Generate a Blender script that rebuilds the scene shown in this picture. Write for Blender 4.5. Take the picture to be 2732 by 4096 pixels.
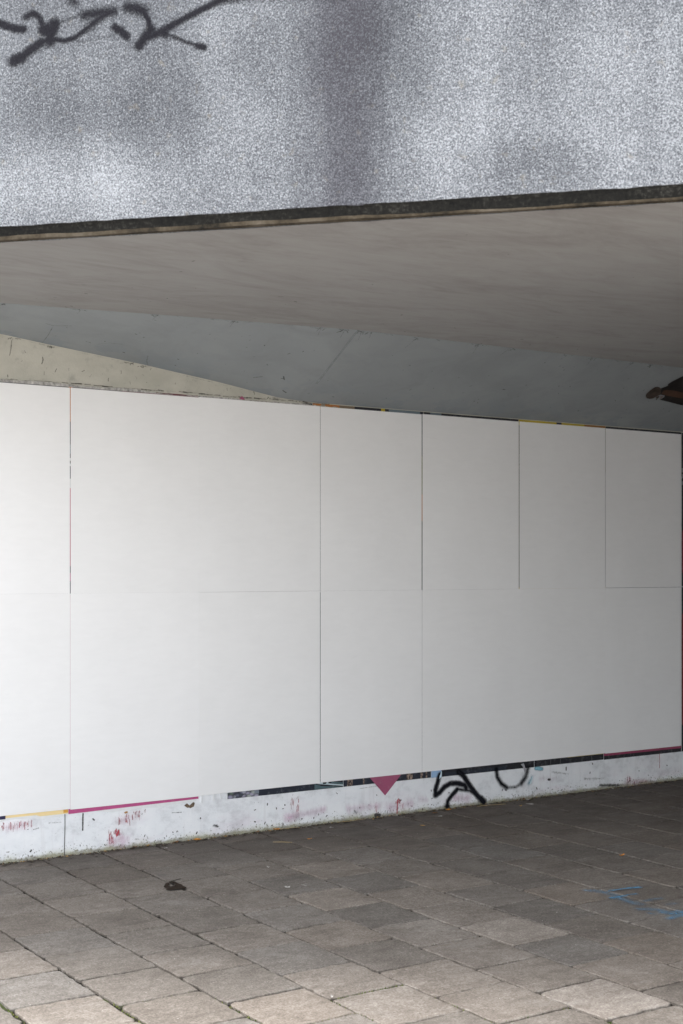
import bpy, bmesh, math, random
import numpy as np
from mathutils import Vector

random.seed(7)
rng = np.random.default_rng(11)
R = math.radians
for o in list(bpy.data.objects):
    bpy.data.objects.remove(o)
SC = bpy.context.scene
COL = SC.collection

# ------------------------------------------------------------------ camera
# world frame: x runs along the wall, y points into the wall, z up (metres)
YAW = 56.4998
cam_d = bpy.data.cameras.new('camera')
cam = bpy.data.objects.new('camera', cam_d)
COL.objects.link(cam)
cam.location = (0, 0, 2.10)
cam.rotation_euler = (R(90), 0, -R(90 - YAW + 0.0) + R(0))
# viewing axis must be (cos YAW, sin YAW) in (x, y)
cam.rotation_euler = (R(90), 0, R(YAW - 90))
cam_d.sensor_fit = 'HORIZONTAL'
cam_d.sensor_width = 24.0
cam_d.lens = 24.0 * 5450 / 2732
cam_d.shift_y = (2270 - 2048) / 2732
cam_d.clip_start = 0.05
cam_d.clip_end = 2000
cam_d.dof.use_dof = True
cam_d.dof.focus_distance = 9.8
cam_d.dof.aperture_fstop = 4.0
SC.camera = cam

# ------------------------------------------------------------------ sky + sun (overcast)
SUN_EL, SUN_AZ = 56.0, 125.0          # azimuth: direction towards the sun, degrees from +x, counter-clockwise
world = bpy.data.worlds.new("World")
SC.world = world
world.use_nodes = True
nt = world.node_tree
nt.nodes.clear()
sky = nt.nodes.new('ShaderNodeTexSky')
sky.sky_type = 'NISHITA'
sky.sun_disc = False
sky.sun_elevation = R(SUN_EL)
sky.sun_rotation = R(90 - SUN_AZ)
sky.dust_density = 3.0
hs = nt.nodes.new('ShaderNodeHueSaturation')
hs.inputs['Saturation'].default_value = 0.17
bg = nt.nodes.new('ShaderNodeBackground')
bg.inputs['Strength'].default_value = 0.15
wo = nt.nodes.new('ShaderNodeOutputWorld')
nt.links.new(sky.outputs[0], hs.inputs['Color'])
nt.links.new(hs.outputs[0], bg.inputs['Color'])
nt.links.new(bg.outputs[0], wo.inputs['Surface'])

sun_d = bpy.data.lights.new('sun', 'SUN')
sun_d.energy = 1.5
sun_d.angle = R(25)
sun_d.color = (1.0, 0.97, 0.93)
sun = bpy.data.objects.new('sun', sun_d)
COL.objects.link(sun)
sd = Vector((math.cos(R(SUN_EL)) * math.cos(R(SUN_AZ)), math.cos(R(SUN_EL)) * math.sin(R(SUN_AZ)), math.sin(R(SUN_EL))))
sun.rotation_euler = sd.to_track_quat('Z', 'Y').to_euler()
sun.location = (-5, -5, 12)

SC.view_settings.view_transform = 'Standard'
SC.view_settings.look = 'None'
SC.view_settings.gamma = 1.0
SC.view_settings.exposure = 2.42
SC.cycles.diffuse_bounces = 6
SC.cycles.max_bounces = 10
SC.cycles.transparent_max_bounces = 16
SC.cycles.use_denoising = True

# ------------------------------------------------------------------ helpers
def lin(c):
    def f(v):
        v /= 255.0
        return v / 12.92 if v <= 0.04045 else ((v + 0.055) / 1.055) ** 2.4
    return (f(c[0]), f(c[1]), f(c[2]), 1.0)

def tag(o, label=None, cat=None, group=None, kind=None):
    if label: o['label'] = label
    if cat: o['category'] = cat
    if group: o['group'] = group
    if kind: o['kind'] = kind
    return o

def empty(name, loc):
    o = bpy.data.objects.new(name, None)
    o.location = loc
    o.empty_display_size = 0.3
    COL.objects.link(o)
    return o

def link(name, me, mat=None, parent=None):
    if mat is not None:
        for m in (mat if isinstance(mat, (list, tuple)) else [mat]):
            me.materials.append(m)
    o = bpy.data.objects.new(name, me)
    COL.objects.link(o)
    if parent is not None:
        o.parent = parent
        o.matrix_parent_inverse = parent_inv(parent)
    return o

def parent_inv(p):
    from mathutils import Matrix
    m = Matrix.Identity(4)
    q = p
    while q is not None:
        m = Matrix.Translation(q.location) @ m if q.parent is None else m
        q = q.parent
    return m.inverted()

def mesh_from(name, verts, faces):
    me = bpy.data.meshes.new(name)
    me.from_pydata([tuple(v) for v in verts], [], [tuple(f) for f in faces])
    me.update()
    return me

def box_vf(x0, x1, y0, y1, z0, z1):
    v = [(x0, y0, z0), (x1, y0, z0), (x1, y1, z0), (x0, y1, z0), (x0, y0, z1), (x1, y0, z1), (x1, y1, z1), (x0, y1, z1)]
    f = [(0, 3, 2, 1), (4, 5, 6, 7), (0, 1, 5, 4), (1, 2, 6, 5), (2, 3, 7, 6), (3, 0, 4, 7)]
    return v, f

class MB:
    """collects polygons with a colour each and links them as one mesh"""
    def __init__(s):
        s.v, s.f, s.c = [], [], []
    def add(s, v, f, col=(1, 1, 1, 1)):
        b = len(s.v)
        s.v += [tuple(p) for p in v]
        for q in f:
            s.f.append(tuple(b + i for i in q))
            s.c.append(col)
    def box(s, x0, x1, y0, y1, z0, z1, col=(1, 1, 1, 1)):
        s.add(*box_vf(x0, x1, y0, y1, z0, z1), col)
    def build(s, name, mat, parent=None):
        me = mesh_from(name, s.v, s.f)
        a = me.color_attributes.new('tint', 'FLOAT_COLOR', 'CORNER')
        arr = np.repeat(np.array(s.c, dtype=np.float32), [len(f) for f in s.f], axis=0)
        a.data.foreach_set('color', arr.ravel())
        return link(name, me, mat, parent)

class NT:
    """small node-tree writer"""
    def __init__(s, name, rough=0.85, spec=0.3):
        s.m = bpy.data.materials.new(name)
        s.m.use_nodes = True
        s.t = s.m.node_tree
        s.b = s.t.nodes['Principled BSDF']
        s.out = s.t.nodes['Material Output']
        s.b.inputs['Roughness'].default_value = rough
        s.b.inputs['Specular IOR Level'].default_value = spec
        s.tc = s.t.nodes.new('ShaderNodeTexCoord')
    def n(s, typ): return s.t.nodes.new(typ)
    def l(s, a, b): s.t.links.new(a, b)
    def put(s, sock, val):
        if hasattr(val, 'is_output') or isinstance(val, bpy.types.NodeSocket): s.l(val, sock)
        else: sock.default_value = val
    def coords(s, scale=(1, 1, 1), rotz=0, loc=(0, 0, 0)):
        mp = s.n('ShaderNodeMapping')
        mp.inputs['Scale'].default_value = scale
        mp.inputs['Rotation'].default_value = (0, 0, rotz)
        mp.inputs['Location'].default_value = loc
        s.l(s.tc.outputs['Object'], mp.inputs['Vector'])
        return mp.outputs[0]
    def noise(s, scale, detail=4, rough=0.55, vec=None, dist=0.0):
        k = s.n('ShaderNodeTexNoise')
        k.inputs['Scale'].default_value = scale
        k.inputs['Detail'].default_value = detail
        k.inputs['Roughness'].default_value = rough
        k.inputs['Distortion'].default_value = dist
        s.l(vec if vec is not None else s.coords(), k.inputs['Vector'])
        return k.outputs['Fac']
    def vor(s, scale, vec=None, feature='F1', out='Distance', rnd=1.0):
        k = s.n('ShaderNodeTexVoronoi')
        k.feature = feature
        k.inputs['Scale'].default_value = scale
        k.inputs['Randomness'].default_value = rnd
        s.l(vec if vec is not None else s.coords(), k.inputs['Vector'])
        return k.outputs[out]
    def ramp(s, fac, stops, interp='LINEAR'):
        k = s.n('ShaderNodeValToRGB')
        k.color_ramp.interpolation = interp
        e = k.color_ramp.elements
        while len(e) < len(stops): e.new(0.5)
        for i, (p, c) in enumerate(stops):
            e[i].position = p
            e[i].color = c if len(c) == 4 else (*c, 1)
        s.put(k.inputs['Fac'], fac)
        return k.outputs['Color']
    def math(s, op, a, b=None, c=None, clamp=False):
        k = s.n('ShaderNodeMath')
        k.operation = op
        k.use_clamp = clamp
        for i, v in enumerate((a, b, c)):
            if v is not None: s.put(k.inputs[i], v)
        return k.outputs[0]
    def maprange(s, v, a, b, c=0.0, d=1.0, smooth=False):
        k = s.n('ShaderNodeMapRange')
        if smooth: k.interpolation_type = 'SMOOTHSTEP'
        s.put(k.inputs[0], v)
        for i, x in enumerate((a, b, c, d)): k.inputs[i + 1].default_value = x
        return k.outputs[0]
    def mix(s, fac, a, b, mode='MIX'):
        k = s.n('ShaderNodeMix')
        k.data_type = 'RGBA'
        k.blend_type = mode
        s.put(k.inputs['Factor'], fac)
        s.put(k.inputs[6], a)
        s.put(k.inputs[7], b)
        return k.outputs[2]
    def sep(s, vec=None):
        k = s.n('ShaderNodeSeparateXYZ')
        s.l(vec if vec is not None else s.tc.outputs['Object'], k.inputs[0])
        return k.outputs
    def attr(s, name):
        k = s.n('ShaderNodeAttribute')
        k.attribute_name = name
        return k
    def color(s, c): s.put(s.b.inputs['Base Color'], c)
    def bump(s, h, strength=0.3, dist=0.01):
        k = s.n('ShaderNodeBump')
        k.inputs['Strength'].default_value = strength
        k.inputs['Distance'].default_value = dist
        s.put(k.inputs['Height'], h)
        s.l(k.outputs[0], s.b.inputs['Normal'])
    def alpha(s, fac):
        tr = s.n('ShaderNodeBsdfTransparent')
        mx = s.n('ShaderNodeMixShader')
        s.put(mx.inputs[0], fac)
        s.l(tr.outputs[0], mx.inputs[1])
        s.l(s.b.outputs[0], mx.inputs[2])
        s.l(mx.outputs[0], s.out.inputs['Surface'])

g = lambda v: (v, v, v, 1)

# ------------------------------------------------------------------ materials
def mat_aggregate():
    t = NT('exposed_aggregate', 0.75, 0.3)
    x, y, z = t.sep()
    # soft grey weathering: blotches and vertical water streaks
    blot = t.noise(0.9, 4, 0.55, t.coords((1, 1, 0.7), loc=(3.1, 0, 1.4)))
    streak = t.noise(1.0, 4, 0.6, t.coords((4.5, 1, 0.35), loc=(0.7, 0, 0)))
    # the long dark run-off stain down the middle
    wob = t.math('ADD', t.math('MULTIPLY', t.math('SUBTRACT', t.noise(1.6, 2, 0.5), 0.5), 0.3), t.math('MULTIPLY', t.math('SUBTRACT', t.noise(9, 4, 0.7, t.coords((1, 1, 0.25))), 0.5), 0.22))
    dx = t.math('ABSOLUTE', t.math('SUBTRACT', t.math('ADD', x, wob), 1.86))
    stain = t.maprange(dx, 0.0, 0.32, 1.0, 0.0, True)
    dx2 = t.math('ABSOLUTE', t.math('SUBTRACT', t.math('ADD', x, wob), 2.75))
    stain2 = t.maprange(dx2, 0.0, 0.4, 0.3, 0.0, True)
    base = t.math('ADD', t.math('MULTIPLY', t.maprange(blot, 0.3, 0.7), 0.72), t.math('MULTIPLY', t.maprange(streak, 0.3, 0.7), 0.28))
    # rinsed pale patches and sooty patches, each with its own place and size: (along, height, half length, half height, strength)
    wz = t.math('MULTIPLY', t.math('SUBTRACT', t.noise(2.3, 3, 0.6, t.coords(loc=(9, 2, 4))), 0.5), 0.5)
    for (px, pz, rx, rz, w) in ((0.35, 4.08, 0.75, 0.26, 0.62), (1.28, 4.92, 0.26, 0.28, 0.5), (1.22, 4.45, 0.30, 0.34, 0.42), (2.42, 4.25, 0.34, 0.30, 0.5), (2.55, 4.75, 0.32, 0.30, 0.32), (3.35, 4.5, 0.4, 0.5, 0.4),
                                (0.80, 4.42, 0.42, 0.22, -0.30), (0.25, 4.45, 0.3, 0.2, -0.15), (2.85, 4.02, 0.30, 0.14, -0.42), (2.12, 4.75, 0.35, 0.45, -0.34), (2.05, 4.15, 0.28, 0.30, -0.22), (1.55, 4.5, 0.2, 0.6, -0.14), (-1.2, 4.5, 0.6, 0.4, -0.3), (4.6, 4.4, 0.5, 0.5, -0.3)):
        ax = t.math('MULTIPLY', t.math('SUBTRACT', t.math('ADD', x, wz), px), 1.0 / rx)
        az = t.math('MULTIPLY', t.math('SUBTRACT', t.math('ADD', z, t.math('MULTIPLY', wob, 0.5)), pz), 1.0 / rz)
        q = t.math('SQRT', t.math('ADD', t.math('MULTIPLY', ax, ax), t.math('MULTIPLY', az, az)))
        base = t.math('ADD', base, t.maprange(q, 0.0, 1.6, w * 0.85, 0.0, True))
    base = t.math('SUBTRACT', base, t.math('MULTIPLY', stain, 0.64))
    base = t.math('MULTIPLY', base, 0.92)
    g1 = t.noise(118, 3, 0.66, t.coords((1, 1, 0.85)))
    g2 = t.vor(140, out='Color')
    gsep = t.n('ShaderNodeSeparateColor'); t.l(g2, gsep.inputs[0])
    grain = t.math('ADD', t.math('MULTIPLY', t.maprange(g1, 0.31, 0.69), 0.62), t.math('MULTIPLY', gsep.outputs[0], 0.4))
    val = t.math('ADD', t.math('MULTIPLY', t.math('ADD', t.math('MULTIPLY', t.math('SUBTRACT', grain, 0.5), 1.0), 0.5), 0.62), t.math('MULTIPLY', base, 0.30))
    col = t.ramp(val, [(0.02, (0.016, 0.0165, 0.021)), (0.26, (0.046, 0.0485, 0.057)), (0.48, (0.124, 0.132, 0.145)), (0.80, (0.37, 0.387, 0.41))])
    warm = t.maprange(t.noise(14, 3, 0.6), 0.62, 0.74, 0.0, 0.35)
    col = t.mix(warm, col, (0.20, 0.175, 0.13, 1))
    col = t.mix(t.math('MULTIPLY', stain, 0.22), col, (0.055, 0.047, 0.062, 1))
    pits = t.maprange(t.vor(9, feature='F1'), 0.03, 0.055, 0.75, 0.0)
    col = t.mix(pits, col, (0.06, 0.06, 0.065, 1))
    t.color(col)
    t.bump(grain, 0.5, 0.004)
    return t.m

def mat_lip():
    t = NT('blackened_drip_edge', 0.9, 0.2)
    k = t.noise(60, 3, 0.6)
    s2 = t.noise(3.0, 4, 0.6, t.coords((1, 1, 4)))
    v = t.math('ADD', t.math('MULTIPLY', k, 0.6), t.math('MULTIPLY', s2, 0.4))
    t.color(t.ramp(v, [(0.34, (0.003, 0.003, 0.0028)), (0.54, (0.010, 0.0096, 0.008)), (0.76, (0.050, 0.048, 0.042))]))
    t.bump(k, 0.6, 0.006)
    return t.m

def mat_bare_edge():
    t = NT('bare_brown_concrete_edge', 0.9, 0.2)
    s2 = t.noise(3.2, 6, 0.75, t.coords((1, 1, 1)))
    t.color(t.ramp(s2, [(0.36, (0.010, 0.009, 0.007)), (0.5, (0.058, 0.046, 0.031)), (0.66, (0.115, 0.098, 0.075))]))
    return t.m

def mat_soffit():
    t = NT('painted_soffit', 0.85, 0.25)
    rz = math.atan2(0.7282, 0.68536)
    v = t.coords((0.9, 2.6, 1), rz + 0.2)
    a = t.noise(1.7, 7, 0.66, v, 1.8)
    b = t.noise(0.55, 3, 0.5)
    c = t.noise(7, 5, 0.65, t.coords((0.7, 3.0, 1), rz - 0.2), 1.2)
    k = t.math('ADD', t.math('MULTIPLY', a, 0.5), t.math('ADD', t.math('MULTIPLY', b, 0.3), t.math('MULTIPLY', c, 0.2)))
    col = t.ramp(k, [(0.26, (0.26, 0.246, 0.236)), (0.5, (0.335, 0.328, 0.318)), (0.72, (0.375, 0.375, 0.37))])
    st = t.maprange(t.noise(0.9, 6, 0.68, t.coords((0.7, 1.8, 1), rz, (2, 5, 0)), 1.0), 0.48, 0.68, 0.0, 0.32)
    col = t.mix(st, col, (0.175, 0.155, 0.145, 1))
    sp = t.maprange(t.vor(3.2), 0.012, 0.02, 0.7, 0.0)
    col = t.mix(sp, col, (0.07, 0.06, 0.055, 1))
    t.color(col)
    t.bump(a, 0.12, 0.01)
    return t.m

def mat_haunch():
    t = NT('blue_grey_paint', 0.75, 0.3)
    a = t.noise(1.3, 4, 0.55)
    col = t.ramp(a, [(0.3, (0.262, 0.283, 0.293)), (0.7, (0.31, 0.332, 0.34))])
    d = t.noise(3.2, 4, 0.6, t.coords((1, 1.5, 1)))
    x, y, z = t.sep()
    nearwall = t.maprange(y, 9.12, 9.36, 0.0, 1.0)
    patch = t.math('MULTIPLY', t.maprange(d, 0.5, 0.54), nearwall)
    col = t.mix(t.math('MULTIPLY', patch, 0.45), col, (0.22, 0.26, 0.29, 1))
    mot = t.maprange(t.noise(2.0, 6, 0.7, t.coords((1, 1.5, 1), 0, (1, 2, 3)), 0.8), 0.46, 0.66, 0.0, 0.30)
    col = t.mix(mot, col, (0.20, 0.215, 0.22, 1))
    sp = t.maprange(t.vor(4.5), 0.014, 0.024, 0.8, 0.0)
    col = t.mix(sp, col, (0.05, 0.05, 0.05, 1))
    sp2 = t.maprange(t.vor(11, t.coords(loc=(3, 2, 1))), 0.02, 0.035, 0.5, 0.0)
    col = t.mix(sp2, col, (0.12, 0.12, 0.12, 1))
    t.color(col)
    t.bump(t.noise(30, 3, 0.6), 0.08, 0.004)
    return t.m

def mat_wall():
    t = NT('painted_concrete_wall', 0.8, 0.3)
    x, y, z = t.sep()
    white = t.ramp(t.noise(5.5, 6, 0.68, t.coords((1, 1, 1.3))), [(0.28, (0.60, 0.615, 0.635)), (0.48, (0.80, 0.82, 0.845)), (0.75, (0.87, 0.885, 0.90))])
    # rain-drawn vertical smears
    dr = t.noise(9, 4, 0.6, t.coords((3.0, 1, 0.25)))
    white = t.mix(t.maprange(dr, 0.55, 0.75, 0.0, 0.3), white, (0.58, 0.56, 0.57, 1))
    # old scrubbed pink paint in patches
    pk = t.math('MULTIPLY', t.maprange(t.noise(2.2, 3, 0.6, t.coords((1, 1, 3), loc=(5.2, 0, 0))), 0.52, 0.7), t.maprange(z, 0.02, 0.26, 1.0, 0.15))
    white = t.mix(t.math('MULTIPLY', pk, 0.2), white, (0.62, 0.40, 0.52, 1))
    # chips, more towards the foot
    foot = t.maprange(z, 0.0, 0.14, 1.0, 0.0, True)
    chipn = t.noise(62, 3, 0.62)
    thr = t.math('SUBTRACT', 0.71, t.math('MULTIPLY', foot, 0.15))
    chip = t.maprange(t.math('SUBTRACT', chipn, thr), 0.0, 0.03, 0.0, 0.85)
    white = t.mix(chip, white, (0.16, 0.15, 0.14, 1))
    rim = t.maprange(t.math('SUBTRACT', t.math('ADD', z, t.math('MULTIPLY', t.math('SUBTRACT', t.noise(25, 4, 0.7), 0.5), 0.06)), 0.012), 0.0, 0.02, 0.8, 0.0)
    white = t.mix(rim, white, (0.20, 0.19, 0.13, 1))
    moss = t.math('MULTIPLY', t.maprange(t.noise(5, 4, 0.6), 0.45, 0.6), t.maprange(z, 0.0, 0.07, 0.55, 0.0, True))
    white = t.mix(moss, white, (0.42, 0.42, 0.27, 1))
    cream = t.ramp(t.noise(2.0, 5, 0.6, t.coords((1, 1, 1.6))), [(0.32, (0.41, 0.40, 0.345)), (0.6, (0.525, 0.51, 0.445)), (0.8, (0.56, 0.555, 0.515))])
    sm = t.maprange(t.noise(9, 5, 0.7), 0.56, 0.72, 0.0, 0.6)
    cream = t.mix(sm, cream, (0.30, 0.29, 0.26, 1))
    sp = t.maprange(t.vor(13), 0.03, 0.055, 0.8, 0.0)
    cream = t.mix(sp, cream, (0.09, 0.08, 0.07, 1))
    hi = t.maprange(z, 3.0, 3.001)
    col = t.mix(hi, white, cream)
    # unseen wall beyond the posters, blackened to cut bounced light on the right
    t.color(t.mix(t.maprange(x, 11.35, 11.36), col, (0.02, 0.02, 0.022, 1)))
    t.bump(t.math('ADD', t.noise(40, 4, 0.65), t.math('MULTIPLY', chip, -0.4)), 0.3, 0.006)
    return t.m

def mat_board():
    t = NT('matt_white_board', 0.6, 0.3)
    oi = t.n('ShaderNodeObjectInfo')
    a = t.noise(1.7, 4, 0.55, t.coords((1.2, 1, 1)))
    b = t.noise(7, 3, 0.6, t.coords((1, 1, 3.5)), 0.5)
    k = t.math('ADD', t.math('MULTIPLY', a, 0.6), t.math('MULTIPLY', b, 0.4))
    col = t.ramp(k, [(0.3, (0.835, 0.835, 0.836)), (0.7, (0.885, 0.885, 0.886))])
    ink = t.n('ShaderNodeValToRGB'); ink.color_ramp.elements[0].color = (0.982, 0.982, 0.980, 1)
    t.l(oi.outputs['Random'], ink.inputs['Fac'])
    col = t.mix(1.0, col, ink.outputs['Color'], 'MULTIPLY')
    scuff = t.maprange(t.noise(2.4, 6, 0.75, t.coords((0.8, 1, 2.5), 0, (4, 0, 1)), 1.2), 0.62, 0.74, 0.0, 0.10)
    t.color(t.mix(scuff, col, (0.55, 0.545, 0.53, 1)))
    t.bump(t.noise(3.0, 3, 0.5, t.coords((1, 1, 2))), 0.16, 0.012)
    return t.m

def mat_print(name='printed_paper', rough=0.55):
    t = NT(name, rough, 0.35)
    a = t.attr('tint').outputs['Color']
    d = t.noise(34, 4, 0.65)
    col = t.mix(t.maprange(d, 0.55, 0.75, 0.0, 0.35), a, t.mix(0.5, a, (0.45, 0.45, 0.47, 1)))
    col = t.mix(t.maprange(t.noise(6, 3, 0.6), 0.35, 0.65, 0.0, 0.25), col, t.mix(0.45, col, (0.02, 0.02, 0.03, 1)))
    t.color(col)
    t.bump(d, 0.15, 0.003)
    return t.m

def mat_pebble_print():
    t = NT('pebble_photo_print', 0.5, 0.35)
    v = t.vor(26, t.coords((1, 1, 1.6)), out='Color')
    d = t.vor(26, t.coords((1, 1, 1.6)))
    k = t.n('ShaderNodeSeparateColor'); t.l(v, k.inputs[0])
    c = t.ramp(k.outputs[0], [(0.0, (0.05, 0.06, 0.08)), (0.35, (0.22, 0.22, 0.30)), (0.62, (0.42, 0.40, 0.50)), (0.85, (0.13, 0.20, 0.12)), (1.0, (0.55, 0.55, 0.60))])
    t.color(t.mix(t.maprange(d, 0.3, 0.75, 0.0, 0.85), c, (0.03, 0.03, 0.04, 1)))
    return t.m

def mat_scrape_print():
    t = NT('scraped_brown_print', 0.6, 0.3)
    n = t.noise(70, 4, 0.7, t.coords((1, 1, 0.6)))
    t.color(t.ramp(n, [(0.40, (0.012, 0.015, 0.024)), (0.5, (0.16, 0.11, 0.085)), (0.62, (0.42, 0.33, 0.27))]))
    return t.m

def mat_slab():
    t = NT('concrete_paving_slab', 0.82, 0.28)
    tone = t.attr('tint').outputs['Color']
    sp = t.n('ShaderNodeSeparateColor'); t.l(tone, sp.inputs[0])
    a = t.noise(3.0, 5, 0.6)
    fine = t.noise(120, 3, 0.7)
    mid = t.noise(22, 5, 0.65)
    grit = t.noise(75, 3, 0.7, t.coords((1, 1, 1), 0, (3, 3, 0)))
    def dev(v, w): return t.math('MULTIPLY', t.math('SUBTRACT', v, 0.5), w)
    k = t.math('ADD', t.math('ADD', dev(a, 0.55), dev(mid, 0.75)), t.math('ADD', dev(grit, 0.95), dev(fine, 0.8)))
    k = t.math('ADD', k, 0.5)
    base = t.ramp(k, [(0.12, (0.062, 0.051, 0.043)), (0.5, (0.150, 0.131, 0.113)), (0.88, (0.262, 0.240, 0.216))])
    smear = t.maprange(t.noise(4.2, 6, 0.72, t.coords((1, 2.2, 1), 0.5, (3, 1, 0)), 0.8), 0.50, 0.68, 0.0, 0.5)
    base = t.mix(smear, base, (0.072, 0.060, 0.050, 1))
    wash = t.maprange(t.noise(2.6, 5, 0.7, t.coords((1, 1.8, 1), 0.3, (8, 5, 0)), 0.6), 0.58, 0.72, 0.0, 0.32)
    base = t.mix(wash, base, (0.235, 0.222, 0.205, 1))
    # each slab its own cast
    col = t.mix(1.0, base, tone, 'MULTIPLY')
    # ingrained dirt, irregular in outline, also painting the shade deeper towards wall and right
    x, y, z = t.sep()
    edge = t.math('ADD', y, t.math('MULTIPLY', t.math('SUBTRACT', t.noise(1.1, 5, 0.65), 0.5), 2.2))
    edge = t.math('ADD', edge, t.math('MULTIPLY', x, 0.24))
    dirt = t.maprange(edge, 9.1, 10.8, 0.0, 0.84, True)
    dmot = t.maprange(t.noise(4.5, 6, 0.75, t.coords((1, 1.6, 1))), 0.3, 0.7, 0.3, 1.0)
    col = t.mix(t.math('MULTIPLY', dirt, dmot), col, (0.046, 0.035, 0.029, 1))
    # spots: gum, oil, pale scuffs
    spot = t.maprange(t.noise(6.5, 2, 0.5, t.coords((1, 1, 1), loc=(2, 7, 0)), 0.4), 0.70, 0.78, 0.0, 0.5)
    col = t.mix(spot, col, (0.09, 0.08, 0.075, 1))
    gum = t.maprange(t.vor(2.7), 0.03, 0.05, 0.45, 0.0)
    col = t.mix(gum, col, (0.10, 0.09, 0.08, 1))
    pale = t.maprange(t.vor(17, t.coords(loc=(1, 4, 0))), 0.035, 0.06, 0.55, 0.0)
    col = t.mix(pale, col, (0.52, 0.50, 0.46, 1))
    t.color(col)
    t.put(t.b.inputs['Roughness'], t.maprange(mid, 0.3, 0.7, 0.7, 0.95))
    t.bump(t.math('ADD', fine, t.math('MULTIPLY', mid, 0.8)), 0.35, 0.004)
    return t.m

def mat_bed():
    t = NT('joint_soil', 0.95, 0.1)
    n = t.noise(45, 4, 0.7)
    big = t.noise(0.9, 4, 0.6)
    soil = t.ramp(n, [(0.35, (0.008, 0.007, 0.006)), (0.65, (0.030, 0.025, 0.020))])
    sand = t.ramp(n, [(0.35, (0.07, 0.062, 0.055)), (0.65, (0.16, 0.15, 0.135))])
    col = t.mix(t.maprange(big, 0.56, 0.70, 0.0, 0.6), soil, sand)
    moss = t.maprange(t.noise(2.1, 4, 0.65, t.coords(loc=(4, 1, 0))), 0.57, 0.66, 0.0, 0.85)
    x, y, z = t.sep()
    moss = t.math('MULTIPLY', moss, t.maprange(y, 5.4, 7.2, 1.0, 0.0))
    col = t.mix(moss, col, t.mix(n, (0.035, 0.06, 0.012, 1), (0.14, 0.19, 0.04, 1)))
    t.color(col)
    t.bump(n, 0.6, 0.01)
    return t.m

def mat_far_ground():
    t = NT('plaza_paving', 0.9, 0.2)
    br = t.n('ShaderNodeTexBrick')
    br.inputs['Scale'].default_value = 1.0
    br.inputs['Brick Width'].default_value = 0.48
    br.inputs['Row Height'].default_value = 0.4485
    br.inputs['Mortar Size'].default_value = 0.006
    br.inputs['Color1'].default_value = (0.37, 0.365, 0.355, 1)  # unseen ground kept pale so it bounces light under the bridge
    br.inputs['Color2'].default_value = (0.41, 0.405, 0.395, 1)
    br.inputs['Mortar'].default_value = (0.08, 0.07, 0.06, 1)
    t.l(t.coords((1, 1, 1), R(90)), br.inputs['Vector'])
    t.color(br.outputs['Color'])
    return t.m

def mat_concrete(name, c=0.34):
    t = NT(name, 0.85, 0.25)
    a = t.noise(1.2, 5, 0.6)
    t.color(t.ramp(a, [(0.3, (c * 0.75, c * 0.75, c * 0.74)), (0.7, (c * 1.15, c * 1.14, c * 1.1))]))
    t.bump(t.noise(35, 4, 0.6), 0.25, 0.005)
    return t.m

def mat_plain(name, c, rough=0.7, vary=0.25, scale=40):
    t = NT(name, rough, 0.3)
    n = t.noise(scale, 4, 0.65)
    lo = tuple(v * (1 - vary) for v in c[:3]); hi = tuple(min(1, v * (1 + vary)) for v in c[:3])
    t.color(t.ramp(n, [(0.3, lo), (0.7, hi)]))
    return t.m

def mat_spray(name, c, lo=0.30, hi=0.62, nscale=90, namp=0.5, rough=0.6, maxa=1.0, stretch=(1, 1, 1)):
    """paint: opaque where the 'paint' attribute is high, breaking up into the grain of the surface at its edge"""
    t = NT(name, rough, 0.3)
    p = t.attr('paint').outputs['Fac']
    n = t.noise(nscale, 4, 0.65, t.coords(stretch))
    k = t.math('ADD', p, t.math('MULTIPLY', t.math('SUBTRACT', n, 0.5), namp))
    t.alpha(t.maprange(k, lo, hi, 0.0, maxa, True))
    n2 = t.noise(nscale * 0.5, 3, 0.6)
    t.b.inputs['Specular IOR Level'].default_value = 0.08
    t.color(t.ramp(n2, [(0.3, tuple(v * 0.75 for v in c)), (0.7, tuple(min(1, v * 1.3) for v in c))]))
    return t.m

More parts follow.
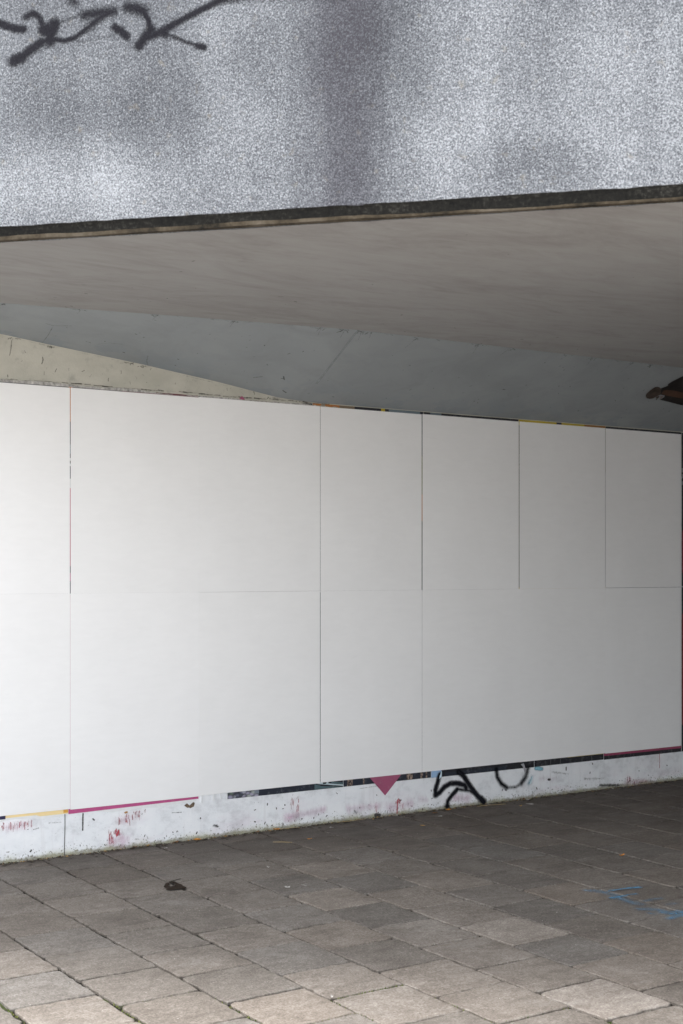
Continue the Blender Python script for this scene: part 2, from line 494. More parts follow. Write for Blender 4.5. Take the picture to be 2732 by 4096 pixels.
def decal(name, mapfn, strokes, mat, res=0.006, parent=None):
    """paint laid on a surface: a sheet just proud of it carrying a soft 'paint' density.
    strokes: (points, half width, strength[, softness]); mapfn(a, b) -> 3D points"""
    lo = np.array([1e9, 1e9]); hi = -lo
    for s in strokes:
        p = np.array(s[0], float).reshape(-1, 2)
        m = s[1] * (1 + (s[3] if len(s) > 3 else 0.8)) + res
        lo = np.minimum(lo, p.min(0) - m); hi = np.maximum(hi, p.max(0) + m)
    nx = int((hi[0] - lo[0]) / res) + 2; ny = int((hi[1] - lo[1]) / res) + 2
    ga = lo[0] + np.arange(nx) * res; gb = lo[1] + np.arange(ny) * res
    F = np.zeros((nx, ny))
    for s in strokes:
        p = np.array(s[0], float).reshape(-1, 2)
        if len(p) == 1: p = np.vstack([p, p + 1e-4])
        w, st = s[1], s[2]
        soft = s[3] if len(s) > 3 else 0.8
        m = w * (1 + soft) + res
        i0 = max(0, int((p[:, 0].min() - m - lo[0]) / res)); i1 = min(nx, int((p[:, 0].max() + m - lo[0]) / res) + 2)
        j0 = max(0, int((p[:, 1].min() - m - lo[1]) / res)); j1 = min(ny, int((p[:, 1].max() + m - lo[1]) / res) + 2)
        A, B = np.meshgrid(ga[i0:i1], gb[j0:j1], indexing='ij')
        d = np.full(A.shape, 1e9)
        for (x0, y0), (x1, y1) in zip(p[:-1], p[1:]):
            vx, vy = x1 - x0, y1 - y0
            L = vx * vx + vy * vy + 1e-12
            tt = np.clip(((A - x0) * vx + (B - y0) * vy) / L, 0, 1)
            d = np.minimum(d, np.hypot(A - x0 - tt * vx, B - y0 - tt * vy))
        val = st * np.clip((w * (1 + soft) - d) / (w * 2 * soft + 1e-9), 0, 1)
        F[i0:i1, j0:j1] = np.maximum(F[i0:i1, j0:j1], val)
    idx = -np.ones((nx, ny), int)
    cell = np.maximum.reduce([F[:-1, :-1], F[1:, :-1], F[:-1, 1:], F[1:, 1:]]) > 0.02
    ii, jj = np.nonzero(cell)
    use = np.zeros((nx, ny), bool)
    for di, dj in ((0, 0), (1, 0), (1, 1), (0, 1)): use[ii + di, jj + dj] = True
    ui, uj = np.nonzero(use)
    idx[ui, uj] = np.arange(len(ui))
    P = mapfn(ga[ui], gb[uj])
    faces = np.stack([idx[ii, jj], idx[ii + 1, jj], idx[ii + 1, jj + 1], idx[ii, jj + 1]], 1)
    me = mesh_from(name, P.tolist(), faces.tolist())
    at = me.attributes.new('paint', 'FLOAT', 'POINT')
    at.data.foreach_set('value', F[ui, uj].astype(np.float32))
    return link(name, me, mat, parent)

# ------------------------------------------------------------------ main dimensions
D = 9.40                     # face of the wall
SOF = 3.90                   # soffit of the overpass
P0 = np.array([2.47, 7.0]); EF = np.array([0.68536, -0.72820]); NF = np.array([-0.72820, -0.68536])
FA = math.atan2(EF[1], EF[0])
S0, S1 = -3.15, 15.0         # extent of the parapet along its own length
UE = 26.0                    # far end of the underpass

def fpt(s, off, z):          # a point by the parapet: s along, off outwards
    return (P0[0] + EF[0] * s + NF[0] * off, P0[1] + EF[1] * s + NF[1] * off, z)

EDGE_U = [0.30, 2.0, 3.18, 3.69, 4.44, 5.34, 5.80, UE]
EDGE_V = [9.37, 9.20, 9.01, 8.92, 8.77, 8.625, 8.54, 8.54]
LINE_U = [0.30, 2.0, 2.7, 3.32, 3.67, 4.39, 5.04, 5.62, 5.90, UE]
LINE_Z = [3.895, 3.87, 3.82, 3.755, 3.713, 3.632, 3.548, 3.458, 3.441, 3.441]
def haunch_pt(u, t, lift=0.0):
    u = np.asarray(u, float); t = np.asarray(t, float)
    ev = np.interp(u, EDGE_U, EDGE_V); lz = np.interp(u, LINE_U, LINE_Z)
    y = ev + (D + 0.01 - ev) * t
    z = SOF + (lz - SOF) * t
    dy = D - ev; dz = lz - SOF
    L = np.hypot(dy, dz)
    return np.stack([u, y + lift * dz / L, z - lift * dy / L], -1)

# ------------------------------------------------------------------ ground
M_FAR = mat_far_ground()
gv = [(-400, -400, -0.062), (400, -400, -0.062), (400, 400, -0.062), (-400, 400, -0.062)]
tag(link('ground', mesh_from('ground', gv, [(0, 1, 2, 3)]), M_FAR), kind='structure')
bedv = [(-8.0, -5.0, -0.011), (UE, -5.0, -0.011), (UE, D, -0.011), (-8.0, D, -0.011)]
# soil bed with a little relief so that the joints fill unevenly
def paving_bed():
    nx, ny = 150, 80
    xs = np.linspace(-8, UE, nx); ys = np.linspace(-5, D, ny)
    v = []; f = []
    for i in range(nx):
        for j in range(ny):
            v.append((xs[i], ys[j], -0.017 + 0.005 * (random.random() - 0.5)))
    for i in range(nx - 1):
        for j in range(ny - 1):
            f.append((i * ny + j, (i + 1) * ny + j, (i + 1) * ny + j + 1, i * ny + j + 1))
    return tag(link('paving_bed', mesh_from('paving_bed', v, f), mat_bed()), kind='structure')
paving_bed()

PU, PV = 0.4515, 0.4815
U0 = 3.161
LIGHT = {(3, 4.81): 1.42, (4, 6.02): 1.42, (3, 7.24): 1.3, (2, 5.58): 1.14, (0, 5.57): 1.12, (1, 5.33): 1.18, (2, 5.1): 1.12, (-2, 6.5): 1.1,
         (0, 7.98): 1.12, (4, 7.95): 1.18, (5, 7.2): 1.1, (1, 5.81): 1.1, (1, 7.27): 0.9, (3, 6.76): 0.85, (5, 5.8): 0.86, (4, 5.54): 0.86,
         (-1, 6.3): 0.97, (0, 6.53): 0.98, (1, 6.3): 0.97, (5, 6.26): 0.85, (6, 6.48): 1.12, (4, 8.9): 0.8}
def build_pavement():
    mb = MB()
    rnd = random.Random(3)
    cmin, cmax = int((-8 - U0) / PU), int((UE - U0) / PU)
    for c in range(cmin, cmax):
        ph = 6.04 if c % 2 else 6.275
        ua = U0 + c * PU
        ub = ua + PU
        kmin = int(math.floor((-5 - ph) / PV)); kmax = int(math.ceil((D - ph) / PV))
        js = {}
        for k in range(kmin, kmax + 1):
            js[k] = ph + k * PV + rnd.uniform(-0.010, 0.010)
        for k in range(kmin, kmax):
            va, vb = js[k], min(js[k + 1], D - 0.004)
            if vb - va < 0.03: continue
            inview = 1.0 < ua < 13 and va > 3.2
            gu, gv_ = rnd.uniform(0.011, 0.021), rnd.uniform(0.004, 0.015)
            if not inview: gu = gv_ = 0.005
            x0, x1, y0, y1 = ua + gu * 0.6, ub - gu * 0.6, va + gv_ * 0.6, vb - gv_ * 0.6
            n = 13 if inview else 1
            ring = []
            jit = 0.0030 if inview else 0
            for i in range(n): ring.append((x0 + (x1 - x0) * i / n, y0))
            for i in range(n): ring.append((x1, y0 + (y1 - y0) * i / n))
            for i in range(n): ring.append((x1 - (x1 - x0) * i / n, y1))
            for i in range(n): ring.append((x0, y1 - (y1 - y0) * i / n))
            cx, cy = (x0 + x1) / 2, (y0 + y1) / 2
            tx, ty, tz = rnd.gauss(0, 0.0045), rnd.gauss(0, 0.0045), rnd.uniform(-0.0035, 0.0)
            ch = 0.0045
            outer = []; inner = []; top = []
            skew = rnd.gauss(0, 0.004)
            for (px, py) in ring:
                corner = (px in (x0, x1)) and (py in (y0, y1))
                jx, jy = rnd.gauss(0, jit), rnd.gauss(0, jit)
                qx = px + jx + (cx - px) * (0.02 if corner and inview else 0)
                qy = py + jy + (cy - py) * (0.02 if corner and inview else 0)
                qx += skew * (qy - cy)
                zz = tz + tx * (qx - cx) + ty * (qy - cy)
                outer.append((qx, qy, -0.055)); inner.append((qx, qy, zz - 0.004))
                sx = ch * (1 if qx < cx - 0.01 else -1) if abs(qx - cx) > 0.49 * (x1 - x0) * 0.97 else 0
                sy = ch * (1 if qy < cy - 0.01 else -1) if abs(qy - cy) > 0.49 * (y1 - y0) * 0.97 else 0
                top.append((qx + sx, qy + sy, zz))
            N = len(ring)
            b = 1.0
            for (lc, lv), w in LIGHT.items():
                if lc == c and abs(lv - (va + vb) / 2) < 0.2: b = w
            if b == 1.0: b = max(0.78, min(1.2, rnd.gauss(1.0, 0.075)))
            if ub < 1.35: b *= 2.15  # unseen left slabs lightened to throw light up under the bridge
            elif vb < 3.1: b *= 3.0 if ub < 5.5 else 1.7  # unseen front slabs lightened too, serving as a reflector
            if ua > 11.0: b *= 0.55  # unseen far right slabs darkened to reduce bounce there
            hue = rnd.gauss(0, 0.014)
            if b > 1.9: hue -= 0.07
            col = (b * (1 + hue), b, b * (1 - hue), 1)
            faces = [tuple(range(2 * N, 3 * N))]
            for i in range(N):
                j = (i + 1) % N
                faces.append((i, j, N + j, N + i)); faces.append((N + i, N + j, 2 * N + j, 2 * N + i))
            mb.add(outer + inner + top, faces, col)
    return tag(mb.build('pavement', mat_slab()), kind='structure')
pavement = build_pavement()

# ------------------------------------------------------------------ wall
WALL = empty('painted_wall', (6.0, D, 0.0))
tag(WALL, 'long concrete wall painted white at its foot and cream above the boards', 'wall')
WMB = MB(); WMB.box(-9.0, UE, D, D + 0.45, -0.06, 4.35)
wall_body = WMB.build('wall_body', mat_wall(), WALL)

# upstand just above the boards: rough grey plaster edge
def ledge():
    v = []; f = []
    us = np.arange(-2.0, 6.2, 0.02)
    for u in us:
        zb = 3.418; zt = 3.440 + 0.004 * math.sin(u * 9) + random.uniform(-0.003, 0.003)
        if u > 4.3: zt -= min(0.012, (u - 4.3) * 0.05)
        pr = 0.006 + random.uniform(-0.001, 0.001)
        v += [(u, D - pr, zb), (u, D - pr, zt - 0.002), (u, D + 0.003, zt)]
    for i in range(len(us) - 1):
        a = i * 3
        f += [(a, a + 3, a + 4, a + 1), (a + 1, a + 4, a + 5, a + 2)]
    return link('plaster_ledge', mesh_from('plaster_ledge', v, f), mat_plain('grey_plaster', (0.40, 0.39, 0.37), 0.9, 0.5, 35), WALL)
ledge()

wallmap = lambda off: (lambda a, b: np.stack([a, np.full_like(a, D - off), b], -1))
GW = {
'a': [(7.244, 0.30), (7.218, 0.233), (7.196, 0.173), (7.2, 0.131), (7.244, 0.147), (7.296, 0.191), (7.358, 0.214), (7.437, 0.21), (7.518, 0.186), (7.536, 0.156)],
'b': [(7.45, 0.31), (7.509, 0.264), (7.58, 0.173), (7.653, 0.089), (7.735, 0.012)],
'c': [(7.437, 0.158), (7.375, 0.108), (7.331, 0.063), (7.323, 0.015)],
'c2': [(7.437, 0.158), (7.509, 0.144), (7.58, 0.131), (7.635, 0.091)],
'd': [(7.881, 0.295), (7.891, 0.224), (7.937, 0.163), (8.002, 0.121), (8.106, 0.116), (8.172, 0.142), (8.229, 0.203), (8.253, 0.273)]}
decal('graffiti', wallmap(0.0035),
      [(GW['a'], 0.0230, 1.0, 0.90), (GW['b'], 0.0247, 1.0, 0.90), (GW['c'], 0.0211, 0.95, 0.95), (GW['c2'], 0.0176, 0.8, 1.15), ([(7.735, 0.02), (7.70, 0.05)], 0.0299, 1, 0.85),
       ([(7.2, 0.131)], 0.0299, 1.0, 0.85), ([(7.325, 0.02)], 0.0282, 1, 0.85),
       (GW['d'][:4], 0.0230, 0.85, 1.05), (GW['d'][2:6], 0.0211, 0.62, 1.25), (GW['d'][5:], 0.0264, 0.8, 1.25)],
      mat_spray('black_spray_paint', (0.009, 0.010, 0.014), 0.2, 0.85, 60, 0.4, 0.6, 0.97), 0.006, WALL)
red = []
def drips(u0, u1, z0, z1, n, w=0.004, st=0.9, lmax=0.05):
    for _ in range(n):
        u = random.uniform(u0, u1); z = random.uniform(z0, z1); L = random.uniform(0.004, lmax)
        red.append(([(u, z), (u + random.uniform(-0.002, 0.002), max(0.004, z - L))], random.uniform(0.5, 1.2) * w, random.uniform(0.55, 1.0) * st, 1.0))
for a in ((3.28, 3.36, 0.26, 0.292, 16), (3.38, 3.42, 0.26, 0.288, 12), (3.42, 3.55, 0.265, 0.29, 22), (4.145, 4.185, 0.08, 0.155, 26), (4.195, 4.235, 0.11, 0.152, 30, 0.0055, 1.0, 0.025),
          (4.20, 4.25, 0.21, 0.25, 12, 0.0035), (4.275, 4.315, 0.20, 0.25, 14, 0.0035), (4.335, 4.40, 0.235, 0.272, 18, 0.0035), (4.435, 4.445, 0.265, 0.285, 4, 0.004), (5.728, 5.755, 0.19, 0.27, 16, 0.0035), (5.785, 5.805, 0.10, 0.27, 14, 0.003),
          (6.77, 6.825, 0.10, 0.138, 20, 0.0045, 1.0, 0.02), (6.84, 6.865, 0.06, 0.11, 7, 0.0035, 0.7), (6.562, 6.575, 0.06, 0.13, 9, 0.004, 0.75), (9.51, 9.56, 0.03, 0.10, 18, 0.005), (9.56, 9.78, 0.02, 0.06, 26, 0.006, 0.75, 0.03), (9.64, 9.69, 0.17, 0.23, 8, 0.003, 0.7), (7.45, 7.52, 0.06, 0.10, 8, 0.003, 0.5)):
    drips(*a)
red += [([(6.79, 0.12), (6.786, 0.012)], 0.0055, 1.0, 0.6), ([(9.951, 0.279), (9.951, 0.14)], 0.0035, 1.0, 0.8), ([(9.93, 0.279), (9.93, 0.2)], 0.003, 0.8, 0.8)]
decal('red_paint_drips', wallmap(0.0028), red, mat_spray('red_paint', (0.42, 0.05, 0.075), 0.25, 0.95, 95, 0.9, 0.6, 0.85, (1, 1, 0.4)), 0.0035, WALL)['kind'] = 'stuff'
pink = [([(3.33, 0.25), (3.55, 0.25)], 0.03, 0.5, 1.2), ([(4.17, 0.05), (4.25, 0.08)], 0.035, 0.7, 1.0), ([(4.24, 0.02), (4.30, 0.08)], 0.04, 0.5, 1.0), ([(5.70, 0.08), (5.80, 0.09)], 0.035, 0.8, 1.0), ([(5.80, 0.09), (6.05, 0.115)], 0.03, 0.7, 1),
        ([(4.22, 0.21), (4.38, 0.23)], 0.03, 0.45, 1.2), ([(6.30, 0.10), (6.60, 0.09)], 0.035, 0.6, 1), ([(6.72, 0.07), (6.95, 0.08)], 0.045, 0.6, 1), ([(7.03, 0.11), (7.1, 0.09)], 0.03, 0.55, 1), ([(7.42, 0.09), (7.56, 0.06)], 0.035, 0.7, 1), ([(9.5, 0.03), (9.8, 0.03)], 0.035, 0.6, 1), ([(8.4, 0.17), (8.6, 0.15)], 0.03, 0.45, 1)]
decal('pink_paint_stain', wallmap(0.0018), pink, mat_spray('scrubbed_pink_paint', (0.62, 0.38, 0.50), 0.1, 1.1, 24, 0.9, 0.7, 0.5, (1, 1, 0.3)), 0.012, WALL)
decal('cyan_paint_stain', wallmap(0.0022), [([(8.35, 0.265), (8.42, 0.255)], 0.02, 0.9, 0.9), ([(8.30, 0.19), (8.27, 0.14)], 0.03, 0.6, 1)], mat_spray('cyan_paint', (0.22, 0.50, 0.60), 0.25, 0.85, 40, 0.6, 0.7, 0.75, (1, 1, 0.3)), 0.01, WALL)
# crack between two pours, rust runs, boot scuffs
dirt = [([(3.801, 0.30), (3.802, 0.22), (3.799, 0.12), (3.797, 0.0)], 0.0028, 1.0, 0.6), ([(3.942, 0.29), (3.94, 0.25), (3.939, 0.17)], 0.007, 0.75, 0.9),
        ([(5.03, 0.09), (5.06, 0.082)], 0.02, 0.62, 1.2), ([(4.664, 0.226), (4.745, 0.222)], 0.008, 0.55, 1), ([(3.68, 0.25), (3.77, 0.246)], 0.01, 0.5, 1.2), ([(3.56, 0.215), (3.60, 0.222)], 0.006, 0.55, 1), ([(4.02, 0.245), (4.03, 0.235)], 0.008, 0.7, 0.9),
        ([(6.40, 0.255), (6.58, 0.262)], 0.006, 0.55, 1.2), ([(6.35, 0.075), (6.37, 0.055)], 0.028, 0.5, 1), ([(8.55, 0.215), (8.75, 0.18)], 0.02, 0.5, 1.2), ([(8.95, 0.12), (9.2, 0.10)], 0.03, 0.5, 1.2), ([(8.72, 0.245), (8.72, 0.22)], 0.008, 0.8, 0.8), ([(8.50, 0.15), (8.52, 0.148)], 0.012, 0.8, 0.8),
        ([(6.565, 0.015), (6.60, 0.012)], 0.018, 0.9, 0.9), ([(9.15, 0.04), (9.4, 0.02)], 0.022, 0.6, 1)]
for i in range(70):
    u = random.uniform(3.2, 10.3); z = abs(random.gauss(0.0, 0.12)) + 0.01
    if z > 0.27: continue
    a = random.uniform(0, 6.28); L = random.uniform(0.001, 0.016)
    dirt.append(([(u, z), (u + L * math.cos(a), z + L * math.sin(a))], random.uniform(0.0022, 0.006), random.uniform(0.7, 1.0), 0.6))
decal('chipped_paint', wallmap(0.0042), dirt, mat_spray('dark_chips', (0.075, 0.07, 0.068), 0.35, 0.62, 80, 0.5, 0.85, 0.92), 0.0032, WALL)['kind'] = 'stuff'
# the hole knocked in the render under the magenta strip
hole = [(4.769, 0.271), (4.793, 0.287), (4.806, 0.268), (4.815, 0.262), (4.834, 0.283), (4.848, 0.291), (4.861, 0.284), (4.853, 0.257), (4.838, 0.252), (4.822, 0.245), (4.812, 0.252), (4.795, 0.252), (4.782, 0.262)]
def fan(pts, y, dz=0):
    c = (sum(p[0] for p in pts) / len(pts), sum(p[1] for p in pts) / len(pts))
    v = [(c[0], y + 0.004, c[1])] + [(p[0], y, p[1]) for p in pts]
    return v, [(0, 1 + i, 1 + (i + 1) % len(pts)) for i in range(len(pts))]
link('torn_hole', mesh_from('torn_hole', *fan(hole, D - 0.0055)), mat_plain('exposed_brown_render', (0.16, 0.12, 0.085), 0.95, 0.6, 60), WALL)
link('rust_spot', mesh_from('rust_spot', *fan([(4.268, 0.268), (4.285, 0.276), (4.30, 0.272), (4.296, 0.262), (4.276, 0.258)], D - 0.0055)), mat_plain('orange_rust', (0.42, 0.24, 0.10), 0.9, 0.4, 60), WALL)
# cobwebs, scratches and soot on the cream band
soot = []
for i in range(46):
    u = random.uniform(2.9, 5.6); zt = np.interp(u, LINE_U, LINE_Z)
    if zt - 3.46 < 0.03: continue
    z = random.uniform(3.46, zt - 0.01); L = random.uniform(0.004, 0.03); a = random.gauss(1.57, 0.6)
    soot.append(([(u, z), (u + L * 0.5 * math.cos(a) + random.uniform(-0.004, 0.004), z + L * 0.5 * math.sin(a)), (u + L * math.cos(a), z + L * math.sin(a))], random.uniform(0.0014, 0.0035), random.uniform(0.6, 1.0), 0.8))
for u in np.arange(2.8, 6.1, 0.035):
    if random.random() < 0.8:
        z = 3.444 + 0.003 * math.sin(u * 7)
        soot.append(([(u, z + random.uniform(-0.003, 0.003)), (u + 0.045, z + random.uniform(-0.003, 0.003))], random.uniform(0.002, 0.006), random.uniform(0.5, 1.0), 0.9))
    zt = float(np.interp(u, LINE_U, LINE_Z)) - 0.008
    if zt > 3.45 and random.random() < 0.55:
        soot.append(([(u, zt), (u + 0.04, float(np.interp(u + 0.04, LINE_U, LINE_Z)) - 0.008)], random.uniform(0.002, 0.005), random.uniform(0.4, 0.8), 1.2))
for u, w in ((3.69, 0.010), (4.42, 0.008), (4.30, 0.006), (3.42, 0.006), (5.55, 0.007)):
    zt = float(np.interp(u, LINE_U, LINE_Z)) - 0.008
    for _ in range(9):
        a = u + random.gauss(0, 0.022)
        soot.append(([(a, zt + random.uniform(-0.006, 0.004)), (a + random.gauss(0, 0.012), zt + random.uniform(-0.014, 0.004))], random.uniform(0.0015, w * 0.55), random.uniform(0.6, 1.0), 1.0))
soot += [([(3.40, 3.72), (3.395, 3.66), (3.385, 3.61)], 0.004, 0.8, 0.9), ([(3.63, 3.62), (3.635, 3.60), (3.625, 3.57)], 0.004, 0.9, 0.8), ([(3.5, 3.55), (3.51, 3.50)], 0.02, 0.42, 1.2), ([(3.37, 3.47), (3.372, 3.455)], 0.005, 0.8, 0.8)]
decal('soot_marks', wallmap(0.0035), soot, mat_spray('soot', (0.045, 0.04, 0.036), 0.25, 1.0, 70, 0.8, 0.9, 0.8), 0.004, WALL)['kind'] = 'stuff'

# ------------------------------------------------------------------ overpass
BR = empty('overpass', (6.0, 3.2, 0.0))
tag(BR, 'concrete overpass with pebbled parapet and pale painted underside spanning the top of the picture', 'bridge')
M_AGG = mat_aggregate()
def parapet():
    # built in its own frame (x along, -y outwards) so that the weathering follows the face
    n = 180
    xs = np.linspace(S0, S1, n)
    prof = [(0.0, 5.45), (0.0, SOF + 0.004)]
    v = []; f = []
    for x in xs:
        zb = SOF + 0.002 + random.uniform(-0.003, 0.003)
        v += [(x, 0.30, 5.45), (x, 0.0, 5.45), (x, 0.0, zb), (x, 0.012, zb - 0.010), (x, 0.30, zb - 0.010)]
    for i in range(n - 1):
        a = i * 5; b = a + 5
        for k in range(4): f.append((a + k, a + k + 1, b + k + 1, b + k))
    f.append((0, 1, 2, 3, 4)); m = (n - 1) * 5; f.append((m + 4, m + 3, m + 2, m + 1, m))
    me = mesh_from('parapet', v, f)
    o = link('parapet', me, M_AGG)
    o.location = (P0[0], P0[1], 0); o.rotation_euler = (0, 0, FA)
    o.parent = BR; o.matrix_parent_inverse = parent_inv(BR)
    return o
PAR = parapet()
def lip():
    n = 420
    xs = np.linspace(S0, S1, n)
    v = []; f = []; mi = []
    ph = [random.uniform(0, 6.28) for _ in range(4)]
    for x in xs:
        w = 0.003 * math.sin(x * 3.1 + ph[0]) + 0.002 * math.sin(x * 11 + ph[1]) + random.uniform(-0.0015, 0.0015)
        z1 = 3.852 - 0.008 * (x > 1.2) * min(1, (x - 1.2) / 1.0) + w
        v += [(x, 0.002, SOF + 0.001), (x, 0.006 + abs(w), SOF - 0.016 + w), (x, 0.012, z1), (x, 0.016, 3.833 + w * 0.6), (x, 0.050, 3.831), (x, 0.062, SOF + 0.0)]
    for i in range(n - 1):
        a = i * 6; b = a + 6
        for k in range(5):
            f.append((a + k, a + k + 1, b + k + 1, b + k)); mi.append(0 if k < 2 else 1)
    me = mesh_from('drip_edge', v, f)
    o = link('drip_edge', me, [mat_lip(), mat_bare_edge()], None)
    me.polygons.foreach_set('material_index', mi)
    o.location = (P0[0], P0[1], 0); o.rotation_euler = (0, 0, FA)
    o.parent = BR; o.matrix_parent_inverse = parent_inv(BR)
lip()
GF = {
'A': [(-0.051, 4.998), (0.032, 4.96), (0.09, 4.939), (0.135, 4.931)],
'B': [(0.078, 4.77), (0.123, 4.785), (0.172, 4.819), (0.237, 4.854), (0.286, 4.869), (0.359, 4.851), (0.424, 4.86), (0.488, 4.9), (0.56, 4.949), (0.616, 4.973)],
'B2': [(0.48, 4.975), (0.552, 4.979), (0.64, 4.979)],
'C': [(0.147, 4.994), (0.188, 5.013), (0.225, 4.987), (0.245, 4.94), (0.27, 4.923)],
'C1': [(0.27, 4.923), (0.294, 4.902), (0.311, 4.942)],
'C2': [(0.245, 4.918), (0.286, 4.899), (0.286, 4.854)],
'D': [(0.4, 5.068), (0.424, 5.044)],
'E': [(0.719, 4.993), (0.766, 4.982), (0.806, 4.963)], 'E2': [(0.806, 4.963), (0.833, 4.916), (0.845, 4.864)], 'E3': [(0.845, 4.864), (0.814, 4.829), (0.782, 4.788)],
'F': [(0.648, 4.896), (0.687, 4.87), (0.715, 4.842)],
'G': [(0.806, 4.826), (0.868, 4.836), (0.923, 4.86), (1.001, 4.894), (1.078, 4.927), (1.155, 4.956), (1.224, 4.982), (1.30, 4.999)],
'H': [(0.962, 4.824), (1.032, 4.788), (1.101, 4.76), (1.136, 4.75)],
'I': [(1.224, 4.985), (1.346, 4.968), (1.646, 4.95), (1.868, 4.93)],
'J': [(0.335, 4.947), (0.424, 4.969), (0.504, 4.98)],
'K': [(0.44, 4.837), (0.568, 4.844), (0.695, 4.859)]}
def fmap(a, b):
    return np.stack([P0[0] + EF[0] * a + NF[0] * 0.004, P0[1] + EF[1] * a + NF[1] * 0.004, b], -1)
decal('graffiti', fmap,
      [(GF['A'], 0.0203, 1, 0.75), (GF['B'][:4], 0.0251, 1, 0.75), (GF['B'][3:], 0.0134, 0.95, 0.85), (GF['B'][:2], 0.0308, 1, 0.75), (GF['B2'], 0.0289, 0.9, 1.15), (GF['B'][7:], 0.0251, 0.8, 1.15), (GF['C'], 0.0183, 0.9, 0.95), (GF['C1'], 0.0347, 1, 0.75), (GF['C2'], 0.0289, 1, 0.75),
       (GF['D'], 0.0270, 0.75, 1.25), (GF['E'], 0.0289, 0.95, 1.05), (GF['E2'], 0.0155, 0.95, 0.85), (GF['E3'], 0.0251, 1, 0.75), (GF['F'], 0.0203, 1, 0.85), (GF['G'], 0.0183, 1, 0.85), ([(0.90, 4.85), (0.93, 4.835)], 0.0231, 0.9, 0.85), ([(1.23, 4.985), (1.33, 4.995)], 0.0270, 0.9, 1.05),
       (GF['H'], 0.0106, 0.8, 1.05), (GF['H'][2:], 0.0174, 1, 0.75), (GF['I'], 0.0212, 0.5, 1.35), (GF['J'], 0.0115, 0.6, 1.25), (GF['K'], 0.0125, 0.48, 1.35)],
      mat_spray('faded_black_spray_paint', (0.011, 0.0105, 0.0145), 0.18, 0.9, 105, 1.1, 0.7, 0.88), 0.006, PAR)
# the decal was laid out in world space: undo the parapet's own transform
gobj = PAR.children[0]
gobj.matrix_parent_inverse.identity()
from mathutils import Matrix
gobj.matrix_parent_inverse = (Matrix.Translation((P0[0], P0[1], 0)) @ Matrix.Rotation(FA, 4, 'Z')).inverted()

def soffit():
    i0 = fpt(S0, -0.10, SOF); i1 = fpt(S1, -0.10, SOF)
    poly = [i0, i1, (UE, i1[1], SOF), (UE, D, SOF), (0.2, D, SOF)]
    v = [p for p in poly] + [(p[0], p[1], SOF + 0.55) for p in poly]
    n = len(poly)
    f = [tuple(range(n - 1, -1, -1)), tuple(range(n, 2 * n))] + [(i, (i + 1) % n, n + (i + 1) % n, n + i) for i in range(n)]
    return link('soffit', mesh_from('soffit', v, f), mat_soffit(), BR)
SOFO = soffit()
def haunch():
    us = sorted(set([0.31] + list(np.arange(0.4, 5.8, 0.1)) + [5.80] + list(np.arange(6.0, UE, 0.5)) + [UE - 0.001]))
    ts = np.linspace(0, 1, 9)
    v = []; f = []
    for u in us:
        v += haunch_pt(np.full(9, u), ts).tolist()
    m = len(ts)
    for i in range(len(us) - 1):
        for j in range(m - 1):
            f.append((i * m + j, i * m + j + 1, (i + 1) * m + j + 1, (i + 1) * m + j))
    return link('haunch', mesh_from('haunch', v, f), mat_haunch(), BR)
HAU = haunch()
HAU['label'] = 'blue grey sloping face between the underside and the wall'
# sealed joint where the twisted face meets the straight one
decal('joint_seal', lambda a, b: haunch_pt(a, b, 0.004), [([(5.80, 0.02), (5.82, 0.45), (5.83, 0.72)], 0.008, 0.9, 0.8)], mat_spray('pale_sealant', (0.36, 0.395, 0.405), 0.2, 0.8, 30, 0.4, 0.7, 0.7), 0.005, BR)
hg = []
for i in range(120):
    u = random.uniform(2.9, 10.4); t = random.random() ** 0.8
    a = random.uniform(0, 6.28); L = random.uniform(0.002, 0.02)
    hg.append(([(u, t * 0.9), (u + L * math.cos(a), t * 0.9 + L * math.sin(a))], random.uniform(0.0022, 0.0055), random.uniform(0.6, 1), 0.7))
for u in np.arange(2.9, 10.4, 0.05):
    if random.random() < 0.35:
        hg.append(([(u, 0.0), (u + random.uniform(0.02, 0.06), random.uniform(0.0, 0.02))], random.uniform(0.003, 0.007), random.uniform(0.4, 0.75), 1.2))
for u in (3.25, 3.75, 4.3, 4.85, 5.45, 5.62, 5.83, 5.95, 6.3, 6.9, 7.35, 7.9, 8.25, 8.7, 9.0, 9.4):
    u += random.uniform(-0.08, 0.08)
    for _ in range(8):
        a = u + random.gauss(0, 0.02)
        hg.append(([(a, random.uniform(0.0, 0.02)), (a + random.gauss(0, 0.015), random.uniform(0.0, 0.05))], random.uniform(0.0015, 0.006), random.uniform(0.5, 1.0), 1.0))
    hg.append(([(u, 0.01), (u + random.uniform(-0.03, 0.03), random.uniform(0.05, 0.16))], 0.004, 0.6, 0.9))
# scratches and hanging webs on the twisted end
hg += [([(3.56, 0.45), (3.62, 0.48), (3.74, 0.42)], 0.0035, 0.85, 0.8), ([(3.62, 0.50), (3.63, 0.75), (3.625, 0.98)], 0.003, 0.75, 0.9), ([(4.0, 0.75), (4.08, 0.68), (4.18, 0.66)], 0.003, 0.8, 0.9), ([(4.41, 0.80), (4.43, 0.9), (4.46, 0.97)], 0.004, 0.7, 0.9), ([(5.3, 0.80), (5.36, 0.76)], 0.005, 0.8, 0.8), ([(5.52, 0.70), (5.545, 0.74)], 0.005, 1.0, 0.6), ([(5.6, 0.88), (5.64, 0.9)], 0.006, 0.9, 0.8)]
decal('cobwebs', lambda a, b: haunch_pt(a, np.clip(b, 0.0, 0.995), 0.0035), hg, mat_spray('sooty_cobweb', (0.045, 0.04, 0.038), 0.25, 1.0, 70, 0.8, 0.9, 0.75), 0.005, BR)['kind'] = 'stuff'
sg = []
